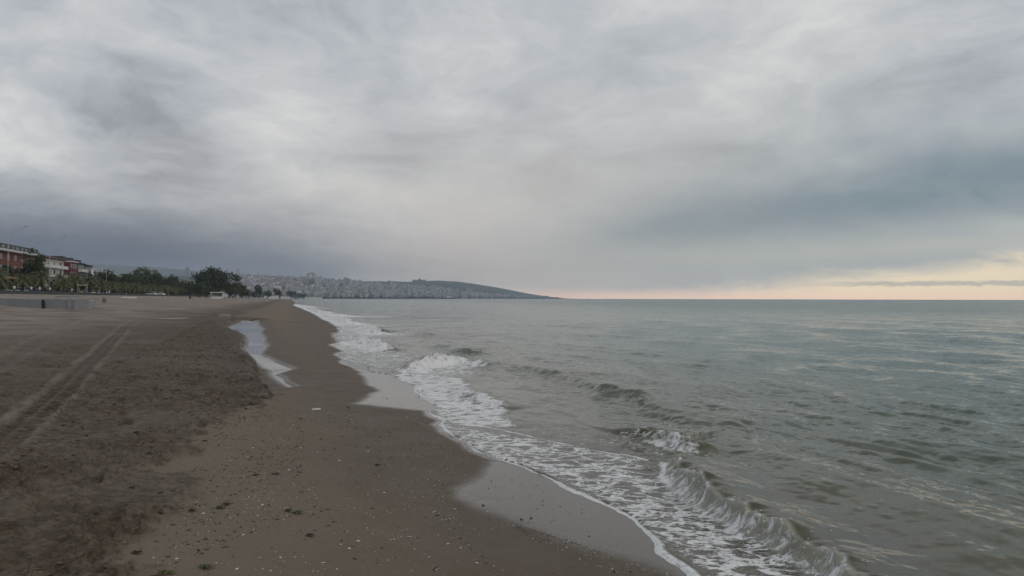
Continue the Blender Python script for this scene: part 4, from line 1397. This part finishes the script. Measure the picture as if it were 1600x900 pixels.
# palms along the promenade
def palm_parts(seed):
    r = random.Random(seed)
    h = 2.6 + r.uniform(-.3, .3)
    mb = MB()
    n = 9
    mb.tube([(.05 * math.sin(i), .04 * math.cos(i * 2), h * i / n) for i in range(n + 1)], [.24 - .05 * i / n + (.03 if i % 2 else 0) for i in range(n + 1)], 8)
    me_t = mb.build('trunk', m_bark, None, True)
    V, F = [], []
    for k in range(26):
        a = k * 2.4 + r.uniform(-.2, .2)
        pit = 1.25 - 1.75 * (k / 26)
        Lf = r.uniform(1.7, 2.3)
        pts_ = []
        for i in range(9):
            s = i / 8
            pz = math.sin(pit) * s * Lf - 1.0 * s * s * Lf * .55
            pr = math.cos(pit * .8) * s * Lf
            pts_.append(Vector((math.cos(a) * pr, math.sin(a) * pr, h + .1 + pz)))
        side = Vector((-math.sin(a), math.cos(a), 0))
        for i in range(8):
            p, q_ = pts_[i], pts_[i + 1]
            wl = .42 * math.sin(math.pi * min(1, (i + 1.2) / 9.5)) + .05
            for s in (-1, 1):
                for jj in (0, .5):
                    p0 = p.lerp(q_, jj)
                    p1 = p.lerp(q_, jj + .32)
                    tip = p0.lerp(p1, 1.6) + side * s * wl + Vector((0, 0, -.16 * wl / .3))
                    b = len(V)
                    V += [tuple(p0), tuple(p1), tuple(tip)]
                    F.append((b, b + 1, b + 2))
            b = len(V)
            V += [tuple(p + side * .025), tuple(p - side * .025), tuple(q_ - side * .02), tuple(q_ + side * .02)]
            F.append((b, b + 1, b + 2, b + 3))
    me_c = obj('crown', V, F, m_leafo)
    out = (me_t.data, me_c.data)
    bpy.data.objects.remove(me_t)
    bpy.data.objects.remove(me_c)
    return out
PALMS = [palm_parts(s) for s in range(3)]
y = 118.0
i = 0
while y < 470:
    d_ = 57.5 + (2.5 if i % 2 else 0) + RND.uniform(-.5, .5)
    x = float(Xs(np.array([y]))[0]) - d_ / .957
    t = thing('palm_tree', 'short olive green palm in the row along the promenade', 'palm', (x, y, 2.74), RND.uniform(0, 6.28), 'palms in a row along the promenade')
    s = RND.uniform(1.1, 1.5)
    t.scale = (s, s, s)
    pt, pc = PALMS[i % 3]
    link('trunk', pt, t)
    link('crown', pc, t)
    y += RND.uniform(4.6, 7.0) * (1 + y / 900)
    i += 1
# shrubs behind the palms
SH = [crown_mesh('shrub_foliage', 1.9, 1.9, 1.25, 1.05, 5, 40, .16, 60 + k, m_leafd if k < 2 else m_leafm, 24)[0] for k in range(3)]
y = 112.0
i = 0
while y < 480:
    d_ = 63 + RND.uniform(-1, 2)
    x = float(Xs(np.array([y]))[0]) - d_ / .957
    t = tag(link('shrub', SH[i % 3], None, (x, y, 2.70), RND.uniform(0, 6)), 'dark rounded shrub behind the promenade palms', 'shrub', 'shrubs behind the palms')
    s = RND.uniform(.9, 1.45)
    t.scale = (s, s, s * RND.uniform(.8, 1.15))
    y += RND.uniform(3.0, 4.6) * (1 + y / 600)
    i += 1

# ------------------------------------------------------------------ parked cars
m_tyre = plain('tyre_rubber', (.02, .02, .02), .9, .2, 5)
m_rim = plain('wheel_rim', (.35, .35, .36), .4, .1, 5)
def car_meshes(paint):
    prof = [(-2.1, .35), (2.1, .35), (2.15, .62), (2.05, .82), (1.15, .95), (-1.75, .98), (-2.1, .90), (-2.16, .6)]
    body = MB().prism([(x, z) for x, z in prof], -.85, .85)
    cab = MB()
    n = len(cab.v)
    lo = [(1.15, .95), (-1.75, .98)]
    cab.v += [(1.2, -.82, .93), (1.2, .82, .93), (-1.8, .82, .96), (-1.8, -.82, .96), (.45, -.66, 1.46), (.45, .66, 1.46), (-1.25, .66, 1.47), (-1.25, -.66, 1.47)]
    cab.f += [(0, 1, 5, 4), (1, 2, 6, 5), (2, 3, 7, 6), (3, 0, 4, 7)]
    roof = MB()
    roof.v += [(.47, -.67, 1.455), (.47, .67, 1.455), (-1.27, .67, 1.465), (-1.27, -.67, 1.465), (.3, -.58, 1.53), (.3, .58, 1.53), (-1.1, .58, 1.54), (-1.1, -.58, 1.54)]
    roof.f += [(0, 1, 5, 4), (1, 2, 6, 5), (2, 3, 7, 6), (3, 0, 4, 7), (4, 5, 6, 7), (3, 2, 1, 0)]
    return body, cab, roof
def car(px, d, paint, label, ang=0.0):
    x, y = town(px, d)
    t = thing('parked_car', label, 'car', (x, y, 2.74), RZ + ang, 'cars parked on the promenade')
    body, cab, roof = car_meshes(paint)
    bo = body.build('body', paint, t)
    cab.build('window', m_glass, t)
    roof.build('roof', paint, t)
    for sx_ in (-1.3, 1.35):
        for sy_ in (-.8, .8):
            w = MB().tube([(sx_, sy_ - .1, .32), (sx_, sy_ + .1, .32)], .32, 14).build('wheel', m_tyre, t)
            MB().tube([(sx_, sy_ - .115, .32), (sx_, sy_ + .115, .32)], .19, 10).build('rim', m_rim, w)
    for sy_ in (-.6, .6):
        MB().box(2.05, 2.17, sy_ - .18, sy_ + .18, .62, .76).build('headlight', m_lens, t)
m_cw = plain('white_paint', (.68, .69, .70), .35, .05, 1)
m_cb = plain('blue_paint', (.03, .045, .16), .35, .1, 1)
m_ck = plain('black_paint', (.02, .02, .025), .3, .1, 1)
m_cs = plain('silver_paint', (.36, .37, .38), .35, .1, 1)
car(14, 62.3, m_cw, 'white car parked behind the promenade wall before the shop canopy', .1)
car(34, 62.3, m_cs, 'silver car parked under the dark spreading tree')
car(58, 62.5, m_cb, 'blue car parked beside the dark spreading tree', -.1)
car(80, 62.5, m_ck, 'black car parked in front of the cream balcony house')
car(106, 62.5, m_cw, 'white car parked in front of the maroon house', .05)
car(143, 62.0, m_cw, 'white car parked just past the small yellow kiosk', .05)
car(156, 62.0, m_cs, 'silver car parked by the round dark tree')
car(236, 55.5, m_cw, 'white car parked on the promenade by the tall loose tree', 1.2)
car(249, 55.5, m_cw, 'white car parked at the foot of the five-storey white house', 1.2)

# ------------------------------------------------------------------ people
m_skin = plain('skin', (.36, .22, .16), .6, .05, 5)
def person_mesh(pose):
    J = {'pel': (0, 0, .95), 'ch': (0, .02, 1.28), 'nk': (0, .02, 1.47), 'hd': (0, .03, 1.58), 'tp': (0, .02, 1.70),
         'shl': (-.17, .02, 1.42), 'shr': (.17, .02, 1.42), 'ell': (-.24, .0, 1.14), 'elr': (.24, .0, 1.14), 'wrl': (-.25, .08, .90), 'wrr': (.25, .08, .90),
         'hal': (-.25, .11, .80), 'har': (.25, .11, .80),
         'hpl': (-.09, 0, .90), 'hpr': (.09, 0, .90), 'knl': (-.10, .02, .50), 'knr': (.10, .02, .50), 'anl': (-.10, 0, .09), 'anr': (.10, 0, .09), 'tol': (-.11, .16, .04), 'tor': (.11, .16, .04)}
    if pose == 'walk':
        J.update({'knl': (-.09, .20, .53), 'anl': (-.09, .28, .12), 'tol': (-.09, .44, .07), 'knr': (.09, -.06, .50), 'anr': (.09, -.30, .16), 'tor': (.09, -.18, .05),
                  'ell': (-.24, -.16, 1.16), 'wrl': (-.22, -.18, .92), 'hal': (-.22, -.16, .83), 'elr': (.24, .12, 1.15), 'wrr': (.22, .28, .98), 'har': (.22, .34, .92)})
    R = {'pel': .15, 'ch': .155, 'nk': .06, 'hd': .095, 'tp': .085, 'shl': .075, 'shr': .075, 'ell': .045, 'elr': .045, 'wrl': .032, 'wrr': .032, 'hal': .04, 'har': .04,
         'hpl': .10, 'hpr': .10, 'knl': .065, 'knr': .065, 'anl': .045, 'anr': .045, 'tol': .045, 'tor': .045}
    E = [('pel', 'ch'), ('ch', 'nk'), ('nk', 'hd'), ('hd', 'tp'), ('ch', 'shl'), ('ch', 'shr'), ('shl', 'ell'), ('shr', 'elr'), ('ell', 'wrl'), ('elr', 'wrr'), ('wrl', 'hal'), ('wrr', 'har'),
         ('pel', 'hpl'), ('pel', 'hpr'), ('hpl', 'knl'), ('hpr', 'knr'), ('knl', 'anl'), ('knr', 'anr'), ('anl', 'tol'), ('anr', 'tor')]
    ks = list(J)
    me = bpy.data.meshes.new('person')
    me.from_pydata([J[k] for k in ks], [(ks.index(a), ks.index(b)) for a, b in E], [])
    o = bpy.data.objects.new('person', me)
    COL.objects.link(o)
    sk = o.modifiers.new('skin', 'SKIN')
    for i, k in enumerate(ks):
        me.skin_vertices[0].data[i].radius = (R[k], R[k])
        me.skin_vertices[0].data[i].use_root = (k == 'pel')
    o.modifiers.new('sub', 'SUBSURF').levels = 1
    dg = bpy.context.evaluated_depsgraph_get()
    res = bpy.data.meshes.new_from_object(o.evaluated_get(dg))
    bpy.data.objects.remove(o)
    res.materials.clear()
    for p in res.polygons:
        z = p.center.z
        ax_ = abs(p.center.x)
        if z > 1.64 or (z > 1.52 and p.center.y < -.02):
            p.material_index = 3
        elif z > 1.45:
            p.material_index = 0
        elif ax_ > .19 and z < 1.12:
            p.material_index = 0
        elif z > .92:
            p.material_index = 1
        else:
            p.material_index = 2
        p.use_smooth = True
    return res
PM = {k: person_mesh(k) for k in ('stand', 'walk')}
m_hair = plain('hair', (.02, .015, .012), .7, .2, 20)
CL = {'white': plain('white_cloth', (.70, .70, .69), .9, .05, 6), 'blue': plain('blue_cloth', (.05, .05, .22), .9, .15, 6), 'black': plain('black_cloth', (.02, .02, .024), .9, .2, 6),
      'red': plain('red_cloth', (.45, .05, .04), .9, .1, 6), 'grey': plain('grey_cloth', (.16, .16, .17), .9, .15, 6), 'denim': plain('denim', (.05, .065, .11), .9, .15, 6)}
def person(x, y, z, pose, top, bottom, ang, label, group=None):
    me = PM[pose].copy()
    for m in (m_skin, CL[top], CL[bottom], m_hair):
        me.materials.append(m)
    o = link('person', me, None, (x, y, z), ang)
    return tag(o, label, 'person', group)
WB = [(22, 55.2, 'stand', 'white', 'denim', .4, 'person in white top and jeans standing by the wall near the shop canopy'),
      (46, 55.0, 'stand', 'blue', 'black', 2.0, 'person in blue top and black trousers under the dark spreading tree'),
      (49, 55.8, 'walk', 'white', 'blue', 1.2, 'person in white top and blue trousers walking past the spreading tree'),
      (62, 55.3, 'stand', 'white', 'grey', 3.0, 'person in white top and grey trousers beside the blue car'),
      (70, 55.0, 'stand', 'black', 'black', .2, 'person all in black standing by the promenade wall'),
      (78, 55.5, 'walk', 'white', 'black', 1.5, 'person in white top and black trousers walking by the black car'),
      (85, 55.2, 'stand', 'black', 'denim', 2.6, 'person in black top and jeans in front of the cream house'),
      (112, 55.2, 'walk', 'white', 'denim', -.8, 'person in white top and jeans walking in front of the maroon house'),
      (132, 54.9, 'stand', 'blue', 'blue', .3, 'person dressed all in blue standing at the small yellow kiosk'),
      (167, 55.2, 'stand', 'black', 'white', .9, 'person in black top and white trousers near the round dark tree'),
      (171, 55.0, 'walk', 'white', 'white', 1.9, 'person all in white walking near the round dark tree'),
      (311, 47.0, 'walk', 'white', 'grey', .6, 'person in white top and grey trousers left of the white beach kiosk')]
for px, d_, pose, tp_, bt, an, lb in WB:
    x, y = town(px, d_)
    person(x, y, 2.74 if d_ > 54 else zg(x, y), pose, tp_, bt, an, lb)
x, y = hit(417, 466.3)
x, y = col_at(417, 250), 250
person(x, y, zg(x, y), 'walk', 'red', 'white', -.4, 'person in red top and white trousers walking alone on the far sand')

# ------------------------------------------------------------------ gulls resting in a line on the upper sand
m_gw = plain('white_plumage', (.72, .72, .71), .8, .06, 10)
m_gg = plain('grey_wings', (.32, .33, .35), .8, .1, 10)
m_gb = plain('yellow_beak', (.45, .30, .05), .6, .1, 10)
def gull_meshes():
    prof = [(-.26, .17, .010, .020), (-.20, .175, .035, .028), (-.10, .18, .065, .062), (.02, .185, .080, .080), (.11, .20, .070, .075), (.155, .235, .045, .050), (.175, .275, .038, .042), (.19, .305, .040, .040), (.215, .31, .030, .030), (.235, .308, .010, .010)]
    V, F, n = [], [], 10
    for x_, z_, ry_, rz_ in prof:
        for j in range(n):
            a = 2 * math.pi * j / n
            V.append((x_, ry_ * math.cos(a), z_ + rz_ * math.sin(a)))
    for i in range(len(prof) - 1):
        for j in range(n):
            F.append((i * n + j, i * n + (j + 1) % n, (i + 1) * n + (j + 1) % n, (i + 1) * n + j))
    F += [tuple(reversed(range(n))), tuple((len(prof) - 1) * n + j for j in range(n))]
    body = obj('body', V, F, m_gw, None, True)
    wing = MB()
    for s in (-1, 1):
        b = len(wing.v)
        wing.v += [(.10, s * .072, .235), (-.05, s * .085, .235), (-.31, s * .012, .20), (-.08, s * .088, .165), (.08, s * .080, .17), (-.06, s * .02, .268)]
        f = [(0, 1, 3, 4), (1, 2, 3), (0, 5, 1), (5, 2, 1)]
        wing.f += [tuple(b + k for k in (q_ if s < 0 else q_[::-1])) for q_ in f]
    wg = wing.build('wings', m_gg)
    bk = MB().tube([(.23, 0, .306), (.26, 0, .303), (.28, 0, .296)], [.010, .008, .002], 6).build('beak', m_gb)
    lg = MB().tube([(.01, 0, .12), (.0, 0, .06), (.015, 0, 0)], .006, 5).tube([(.0, 0, .004), (.05, 0, .004)], .008, 5).build('leg', m_gb)
    ms = [o.data for o in (body, wg, bk, lg)]
    for o in (body, wg, bk, lg):
        bpy.data.objects.remove(o)
    return ms
GU = gull_meshes()
def gull(px, py):
    x, y = hit(px, py)
    t = thing('gull', 'white gull resting on the upper sand below the palms', 'gull', (x, y, zg(x, y)), RND.uniform(0, 6.28), 'gulls resting on the upper sand')
    s = RND.uniform(1.0, 1.25)
    t.scale = (s, s, s)
    link('body', GU[0], t)
    link('wings', GU[1], t)
    link('beak', GU[2], t)
    for q_ in (-.03, .03):
        link('leg', GU[3], t, (0, q_, 0))
for px, py in [(178, 464.5), (186, 464), (212, 465.5), (222, 465.2), (228, 466), (231, 465), (234, 467), (239, 466.3), (244, 466.5), (249, 466.8), (258, 467), (267, 467), (294, 470.5), (374, 472.5), (384, 473.5)]:
    gull(px, py)
x, y = hit(201, 466)
tag(MB().prism([(-1.5, 0), (1.5, 0), (1.7, .18), (1.4, .34), (-1.2, .36), (-1.6, .2)], -.35, .35).build('upturned_boat', m_cw, loc=(x, y, zg(x, y) - .02), rz=.1), 'small white upturned boat lying among the resting gulls', 'boat')
for px, py, w in [(349, 493.5, 26), (292, 495.8, 40), (255, 488.8, 60)]:
    pass

# ------------------------------------------------------------------ far town, headland and mountains
def far_shore(a):
    return np.interp(a, [-.9, -.31, -.28, -.2, -.07, 0, .07, .09], [1900, 2000, 2300, 2900, 3700, 4300, 4850, 5000])
RP = np.array([-200, -60, 200, 300, 380, 450, 520, 600, 660, 700, 760, 820, 860, 884, 905])
R1 = np.array([427, 429, 432, 434, 434.5, 436.5, 438.5, 442.5, 444, 446, 452.5, 460, 463.5, 466, 468])
R2P = np.array([-200, 420, 520, 560, 640, 690, 730, 780, 830, 872, 900])
R2 = np.array([435, 438, 440, 440, 440.5, 438.5, 442, 450, 459.5, 465.3, 468])
def hz(pxa, tab_p, tab_y, Yd):
    yy = np.interp(pxa, tab_p, tab_y)
    return np.maximum((466.2 - yy) / FPX * Yd + HC, -4)
def land_z(a, Y):
    px = a * FPX + 800
    ys = far_shore(a)
    r1, r2 = ys + 1000, ys + 2000
    h1 = hz(px, RP, R1, r1)
    h2 = hz(px, R2P, R2, r2)
    t = np.clip((Y - ys) / 1000, 0, 1)
    z1 = -2 + 3.5 * sstep(t, 0, .03) + (h1 - 1.5) * (.62 * t + .38 * sstep(t, .0, 1.0))
    t2 = np.clip((Y - r1) / 1000, 0, 1)
    z2 = h1 * (1 - sstep(t2, 0, .8)) * .98 + h2 * sstep(t2, .15, 1)
    z = np.where(Y <= r1, z1, z2)
    z = z * (1 - sstep(Y, r2 + 150, r2 + 500)) - 3 * sstep(Y, r2 + 150, r2 + 500)
    return np.where(px > 903, -3, z)
def hills():
    a = np.concatenate([np.linspace(-.95, -.45, 60), np.linspace(-.449, .092, 300)])
    f = np.linspace(0, 2550, 140)
    AA, FF = np.meshgrid(a, f)
    YY = far_shore(AA) + FF
    XX = AA * YY
    ZZ = land_z(AA, YY) + 5.0 * fbm(XX * .012, YY * .012, 4, .5, 71) * sstep(FF, 150, 500) * np.clip((.09 - AA) * 8, 0, 1)
    V = np.stack([XX.ravel(), YY.ravel(), ZZ.ravel()], -1)
    n = len(a)
    idx = np.arange(len(V)).reshape(len(f), n)
    F = np.stack([idx[:-1, :-1], idx[:-1, 1:], idx[1:, 1:], idx[1:, :-1]], -1).reshape(-1, 4)
    m, t, b = new_mat('wooded_hillside')
    p = t.n('ShaderNodeNewGeometry').outputs['Position']
    n1_ = t.noise(p, .018, 5, .65)
    n2_ = t.noise(p, .09, 4, .7)
    c_ = t.mix(t.ss(n2_, .35, .65), (.016, .025, .022, 1), (.042, .052, .040, 1))
    c_ = t.mix(t.ss(n1_, .55, .68), c_, (.12, .115, .085, 1))
    t.link(c_, b.inputs['Base Color'])
    b.inputs['Roughness'].default_value = .95
    o = obj('hills', V, F, m, smooth=True)
    tag(o, kind='structure')
    # blue mountains inland, their tops in the cloud
    V, F = [], []
    aa = np.linspace(-.95, -.20, 120)
    top = np.interp(aa * FPX + 800, [-300, 0, 150, 250, 330, 400, 470, 560], [396, 402, 404, 409, 417, 424, 431, 438])
    top = top + 10 + 1.6 * fbm(aa * 9, aa * 0, 3, .4, 9)
    for i, a_ in enumerate(aa):
        for k, (Yk, fz) in enumerate(((5000, 0), (5500, .45), (5900, .78), (6200, 1.0), (6500, .6), (6700, 0))):
            hh = (466 - top[i]) / FPX * 6200
            V.append((a_ * Yk, Yk, -2 + hh * fz * 1.0))
    for i in range(len(aa) - 1):
        for k in range(5):
            q_ = i * 6 + k
            F.append((q_, q_ + 6, q_ + 7, q_ + 1))
    o = obj('mountains', V, F, m, smooth=True)
    tag(o, kind='structure')
hills()

def facade_mat(name, col, win=.5):
    m, t, b = new_mat(name)
    p = t.n('ShaderNodeTexCoord').outputs['Object']
    s_ = t.n('ShaderNodeSeparateXYZ')
    t.link(p, s_.inputs[0])
    def gate(v, period, w):
        return t.m('LESS_THAN', t.m('ABSOLUTE', t.m('SUBTRACT', t.m('FRACT', t.m('DIVIDE', v, period)), .5)), w)
    wz = gate(s_.outputs[2], 3.0, .24)
    wx = t.m('MAXIMUM', gate(s_.outputs[0], 3.6, .26), 0.0)
    wy = gate(s_.outputs[1], 3.6, .26)
    w_ = t.m('MULTIPLY', wz, t.m('MULTIPLY', wx, wy))
    w_ = t.m('MULTIPLY', wz, t.m('MAXIMUM', wx, wy))
    oi = t.n('ShaderNodeObjectInfo').outputs['Random']
    base = t.mix(oi, tuple(c_ * .62 for c_ in col) + (1,), tuple(min(1, c_ * 1.2) for c_ in col) + (1,))
    t.link(t.mix(t.m('MULTIPLY', w_, win), base, (.05, .055, .065, 1)), b.inputs['Base Color'])
    b.inputs['Roughness'].default_value = .8
    return m
FM = [facade_mat('pale_facade', (.60, .61, .64), .35), facade_mat('cream_facade', (.52, .51, .50), .35), facade_mat('grey_facade', (.24, .25, .27)), facade_mat('rose_facade', (.33, .28, .26))]
m_tile = plain('far_roof_tiles', (.17, .09, .07), .9, .2, .1)
m_flat = plain('far_flat_roof', (.24, .24, .25), .9, .2, .1)
def block_mesh(w, dp, h, fm, roof):
    mb = MB().box(-w / 2, w / 2, -dp / 2, dp / 2, -8, h)
    nwall = len(mb.f)
    if roof == 'hip':
        b = len(mb.v)
        e_ = .6
        mb.v += [(-w / 2 - e_, -dp / 2 - e_, h + .003), (w / 2 + e_, -dp / 2 - e_, h + .003), (w / 2 + e_, dp / 2 + e_, h + .003), (-w / 2 - e_, dp / 2 + e_, h + .003), (-w / 4, 0, h + 3.2), (w / 4, 0, h + 3.2)]
        mb.f += [tuple(b + k for k in q_) for q_ in ((3, 2, 1, 0), (0, 1, 5, 4), (1, 2, 5), (2, 3, 4, 5), (3, 0, 4))]
    else:
        mb.box(-w / 2 - .3, w / 2 + .3, -dp / 2 - .3, dp / 2 + .3, h + .003, h + .7)
        mb.box(-w / 6, w / 6, -dp / 6, dp / 6, h + .703, h + 3.2)
    # balcony bands on the seaward side
    for k in range(1, int(h / 3)):
        mb.box(-w * .40, w * .40, -dp / 2 - 1.3, -dp / 2 - .003, k * 3 - .1, k * 3 + .85)
    me = bpy.data.meshes.new('apartment_block')
    me.from_pydata(mb.v, [], mb.f)
    for m in (fm, m_tile if roof == 'hip' else m_flat, m_frame):
        me.materials.append(m)
    nr = 5 if roof == 'hip' else 12
    for i, p in enumerate(me.polygons):
        p.material_index = 0 if i < nwall else (1 if i < nwall + nr else 0)
    return me
rb = random.Random(21)
BM = []
for k in range(18):
    roof = 'hip' if k % 3 == 0 else 'flat'
    w, dp = rb.uniform(9, 17), rb.uniform(9, 13)
    h = rb.choice([9, 9, 12, 12, 12, 15, 15, 18])
    BM.append((block_mesh(w, dp, h, FM[[0, 0, 1, 0, 2, 1, 0, 3][k % 8]], roof), w, h))
TM = [(block_mesh(18, 16, h, FM[i_ % 3], 'flat'), 18, h) for i_, h in enumerate((30, 36, 27))]
cand = []
for _ in range(3200):
    px = rb.uniform(352, 872)
    a = (px - 800) / FPX
    ys = float(far_shore(np.array([a]))[0])
    u = rb.uniform(20, 900) * (1 if px < 700 else rb.uniform(.25, 1))
    lim = np.interp(px, [350, 480, 560, 640, 700, 760, 820, 872], [900, 900, 800, 700, 540, 360, 170, 0])
    if u > lim:
        continue
    cand.append((px, a, ys + u, u))
rb.shuffle(cand)
placed, grid_ = [], {}
for c_ in cand:
    x, y = c_[1] * c_[2], c_[2]
    key = (int(x // 21), int(y // 28))
    if key in grid_:
        continue
    grid_[key] = 1
    placed.append((x, y, c_[0], c_[3]))
placed.sort(key=lambda q_: q_[1])
CITY = 'apartment blocks of the far hillside town'
rest = MB()
restf = []
n_ind = 0
for i, (x, y, px, u) in enumerate(placed):
    tall = (450 < px < 545 and u > 350 and rb.random() < .06) or rb.random() < .012
    me, w, h = rb.choice(TM) if tall else rb.choice(BM)
    z = float(land_z(np.array([x / y]), np.array([y]))[0])
    rz_ = rb.choice([-.35, -.1, .2, .5, 1.2])
    if n_ind < 290 and (i % 2 == 0 or tall):
        n_ind += 1
        if tall:
            tag(link('tower_block', me, None, (x, y, z), rz_), 'tall pale tower block rising above the far hillside town', 'building', 'tower blocks of the far town')
        else:
            tag(link('apartment_block', me, None, (x, y, z), rz_), 'pale apartment block among the far hillside town across the bay', 'building', CITY)
    else:
        cs, sn = math.cos(rz_), math.sin(rz_)
        b = len(rest.v)
        rest.v += [(x + v.co.x * cs - v.co.y * sn, y + v.co.x * sn + v.co.y * cs, z + v.co.z) for v in me.vertices]
        rest.f += [tuple(b + k for k in p.vertices) for p in me.polygons]
tag(rest.build('far_town', facade_mat('far_facade', (.54, .55, .57), .35)), kind='stuff')
# twin slim towers over the trees
for px, ytop, lb in ((292.5, 417.5, 'taller of the two slim hazy towers over the low trees'), (301.5, 423, 'shorter of the two slim hazy towers over the low trees')):
    Y = 3400
    x = col_at(px, Y)
    h = (465.5 - ytop) / FPX * Y + HC
    t = thing('slim_tower', lb, 'tower', (x, Y, 0), .3)
    MB().box(-9, 9, -9, 9, 0, h - 8).build('shaft', FM[2], t)
    MB().box(-6, 6, -6, 6, h - 8, h - 3).build('crown', FM[2], t)
    MB().tube([(0, 0, h - 3), (0, 0, h + 2)], [1.2, .2], 6).build('mast', m_lamp, t)
# fortress-like complex on the ridge
px0 = 655
a = (px0 - 800) / FPX
Yc = float(far_shore(np.array([a]))[0]) + 1920
x = a * Yc
zt = float(land_z(np.array([a]), np.array([Yc]))[0])
t = thing('hilltop_complex', 'long hazy flat-topped complex with central dome on the far ridge', 'building', (x, Yc, zt - 3), 0)
MB().box(-46, 46, -14, 14, -8, 14).build('main_block', FM[2], t)
MB().box(-46, -34, -15, 15, 14, 17).box(30, 46, -15, 15, 14, 16.5).build('end_block', FM[2], t)
MB().tube([(2, 0, 14), (2, 0, 19), (2, 0, 23), (2, 0, 26)], [11, 10, 6.5, .5], 14).build('dome', FM[2], t, True)
# harbour breakwater, belt of trees behind the far beach, boat at the pier
m_rock = plain('dark_rock', (.045, .045, .045), .95, .4, .2)
def lumpy_wall(name, p0, p1, h, w, seed, mat, n=180):
    r = random.Random(seed)
    V, F = [], []
    p0, p1 = Vector(p0), Vector(p1)
    tdir = (p1 - p0).normalized()
    nn = Vector((-tdir.y, tdir.x, 0))
    for i in range(n + 1):
        c_ = p0.lerp(p1, i / n)
        hh = h * r.uniform(.75, 1.2)
        for (o_, z_) in ((-w, -2), (-w * .4, hh * r.uniform(.7, 1)), (w * .4, hh), (w, -2)):
            V.append(tuple(c_ + nn * (o_ + r.uniform(-.1, .1) * w)) [:2] + (z_,))
    for i in range(n):
        for j in range(3):
            q_ = i * 4 + j
            F.append((q_, q_ + 4, q_ + 5, q_ + 1))
    F += [(0, 1, 2, 3), tuple(n * 4 + k for k in (3, 2, 1, 0))]
    return obj(name, V, F, mat)
def far_pt(px, Y):
    return (col_at(px, Y), Y, 0)
tag(lumpy_wall('breakwater', far_pt(500, 1750), far_pt(712, 2300), 3.6, 8, 3, m_rock), 'long dark rock breakwater before the far town', 'breakwater')
def far_belt():
    r = np.random.default_rng(5)
    V, F = [], []
    me, C = crown_mesh('far_crown', 6, 6, 4.5, 4.5, 4, 12, 1.3, 9, m_leafd, 8)
    base = np.array([v.co[:] for v in me.vertices])
    b = 0
    Vs, Fs = [], []
    for _ in range(420):
        px = r.uniform(392, 880)
        a_ = (px - 800) / FPX
        Yd = float(far_shore(np.array([a_]))[0]) + r.uniform(-10, 60) + (r.uniform(0, 800) if r.uniform() < .35 and px < 640 else 0)
        z_ = float(land_z(np.array([a_]), np.array([Yd]))[0])
        s = r.uniform(.6, 1.3)
        Vs.append(base * s + np.array([a_ * Yd, Yd, max(z_, 0)]))
        Fs.append(np.arange(len(base)).reshape(-1, 4) + b)
        b += len(base)
    tag(obj('far_tree_belt', np.vstack(Vs), np.vstack(Fs), m_leafd), kind='stuff')
    bpy.data.meshes.remove(me)
far_belt()
def boat(px, Y, Ls, label):
    t = thing('moored_ship', label, 'ship', far_pt(px, Y), .05)
    MB().prism([(-Ls / 2, .3), (Ls / 2 - 2, 0), (Ls / 2, 3.2), (-Ls / 2 - 1, 2.8)], -3, 3).build('hull', m_rock, t)
    MB().box(-Ls * .3, Ls * .25, -2.4, 2.4, 3.0, 6.2).box(-Ls * .15, Ls * .1, -2, 2, 6.203, 9).build('cabin', m_white, t)
    MB().tube([(0, 0, 9), (0, 0, 15)], [.25, .1], 6).build('mast', m_lamp, t)
boat(701, 2210, 24, 'small ship with pale cabin moored at the end of the breakwater')
# low sheds at the root of the spit
for i, (px, Y, w) in enumerate([(424, 820, 14), (447, 1000, 13), (484, 1300, 16), (497, 1380, 14)]):
    x = col_at(px, Y)
    g = max(zg(x, Y), .4) if px < 440 else 1.0
    t = thing('beach_shed', ['low white shed beside the far red-topped walker', 'low white shed under the broad hazy tree', 'long white shed at the root of the breakwater', 'short white shed on the breakwater'][i], 'shed', (x, Y, g), 0)
    MB().box(-w / 2, w / 2, -3, 3, -1.5, 3.2).build('wall', m_white, t)
    MB().prism([(-w / 2 - .5, 3.203), (w / 2 + .5, 3.203), (w / 2, 4.2), (-w / 2, 4.2)], -3.5, 3.5).build('roof', m_flat, t)

# ------------------------------------------------------------------ haze in the air over the bay
mh = bpy.data.materials.new('haze')
mh.use_nodes = True
hn = NT(mh.node_tree)
ho = hn.n('ShaderNodeOutputMaterial')
hv = hn.n('ShaderNodeVolumePrincipled')
hv.inputs['Color'].default_value = (.72, .85, 1.0, 1)
hv.inputs['Density'].default_value = HAZE
hv.inputs['Anisotropy'].default_value = 0.15
hn.link(hv.outputs[0], ho.inputs['Volume'])
mb = MB().box(-7300, 7300, -7300, 7300, -5.5, 300)
tag(mb.build('haze', mh), kind='stuff')
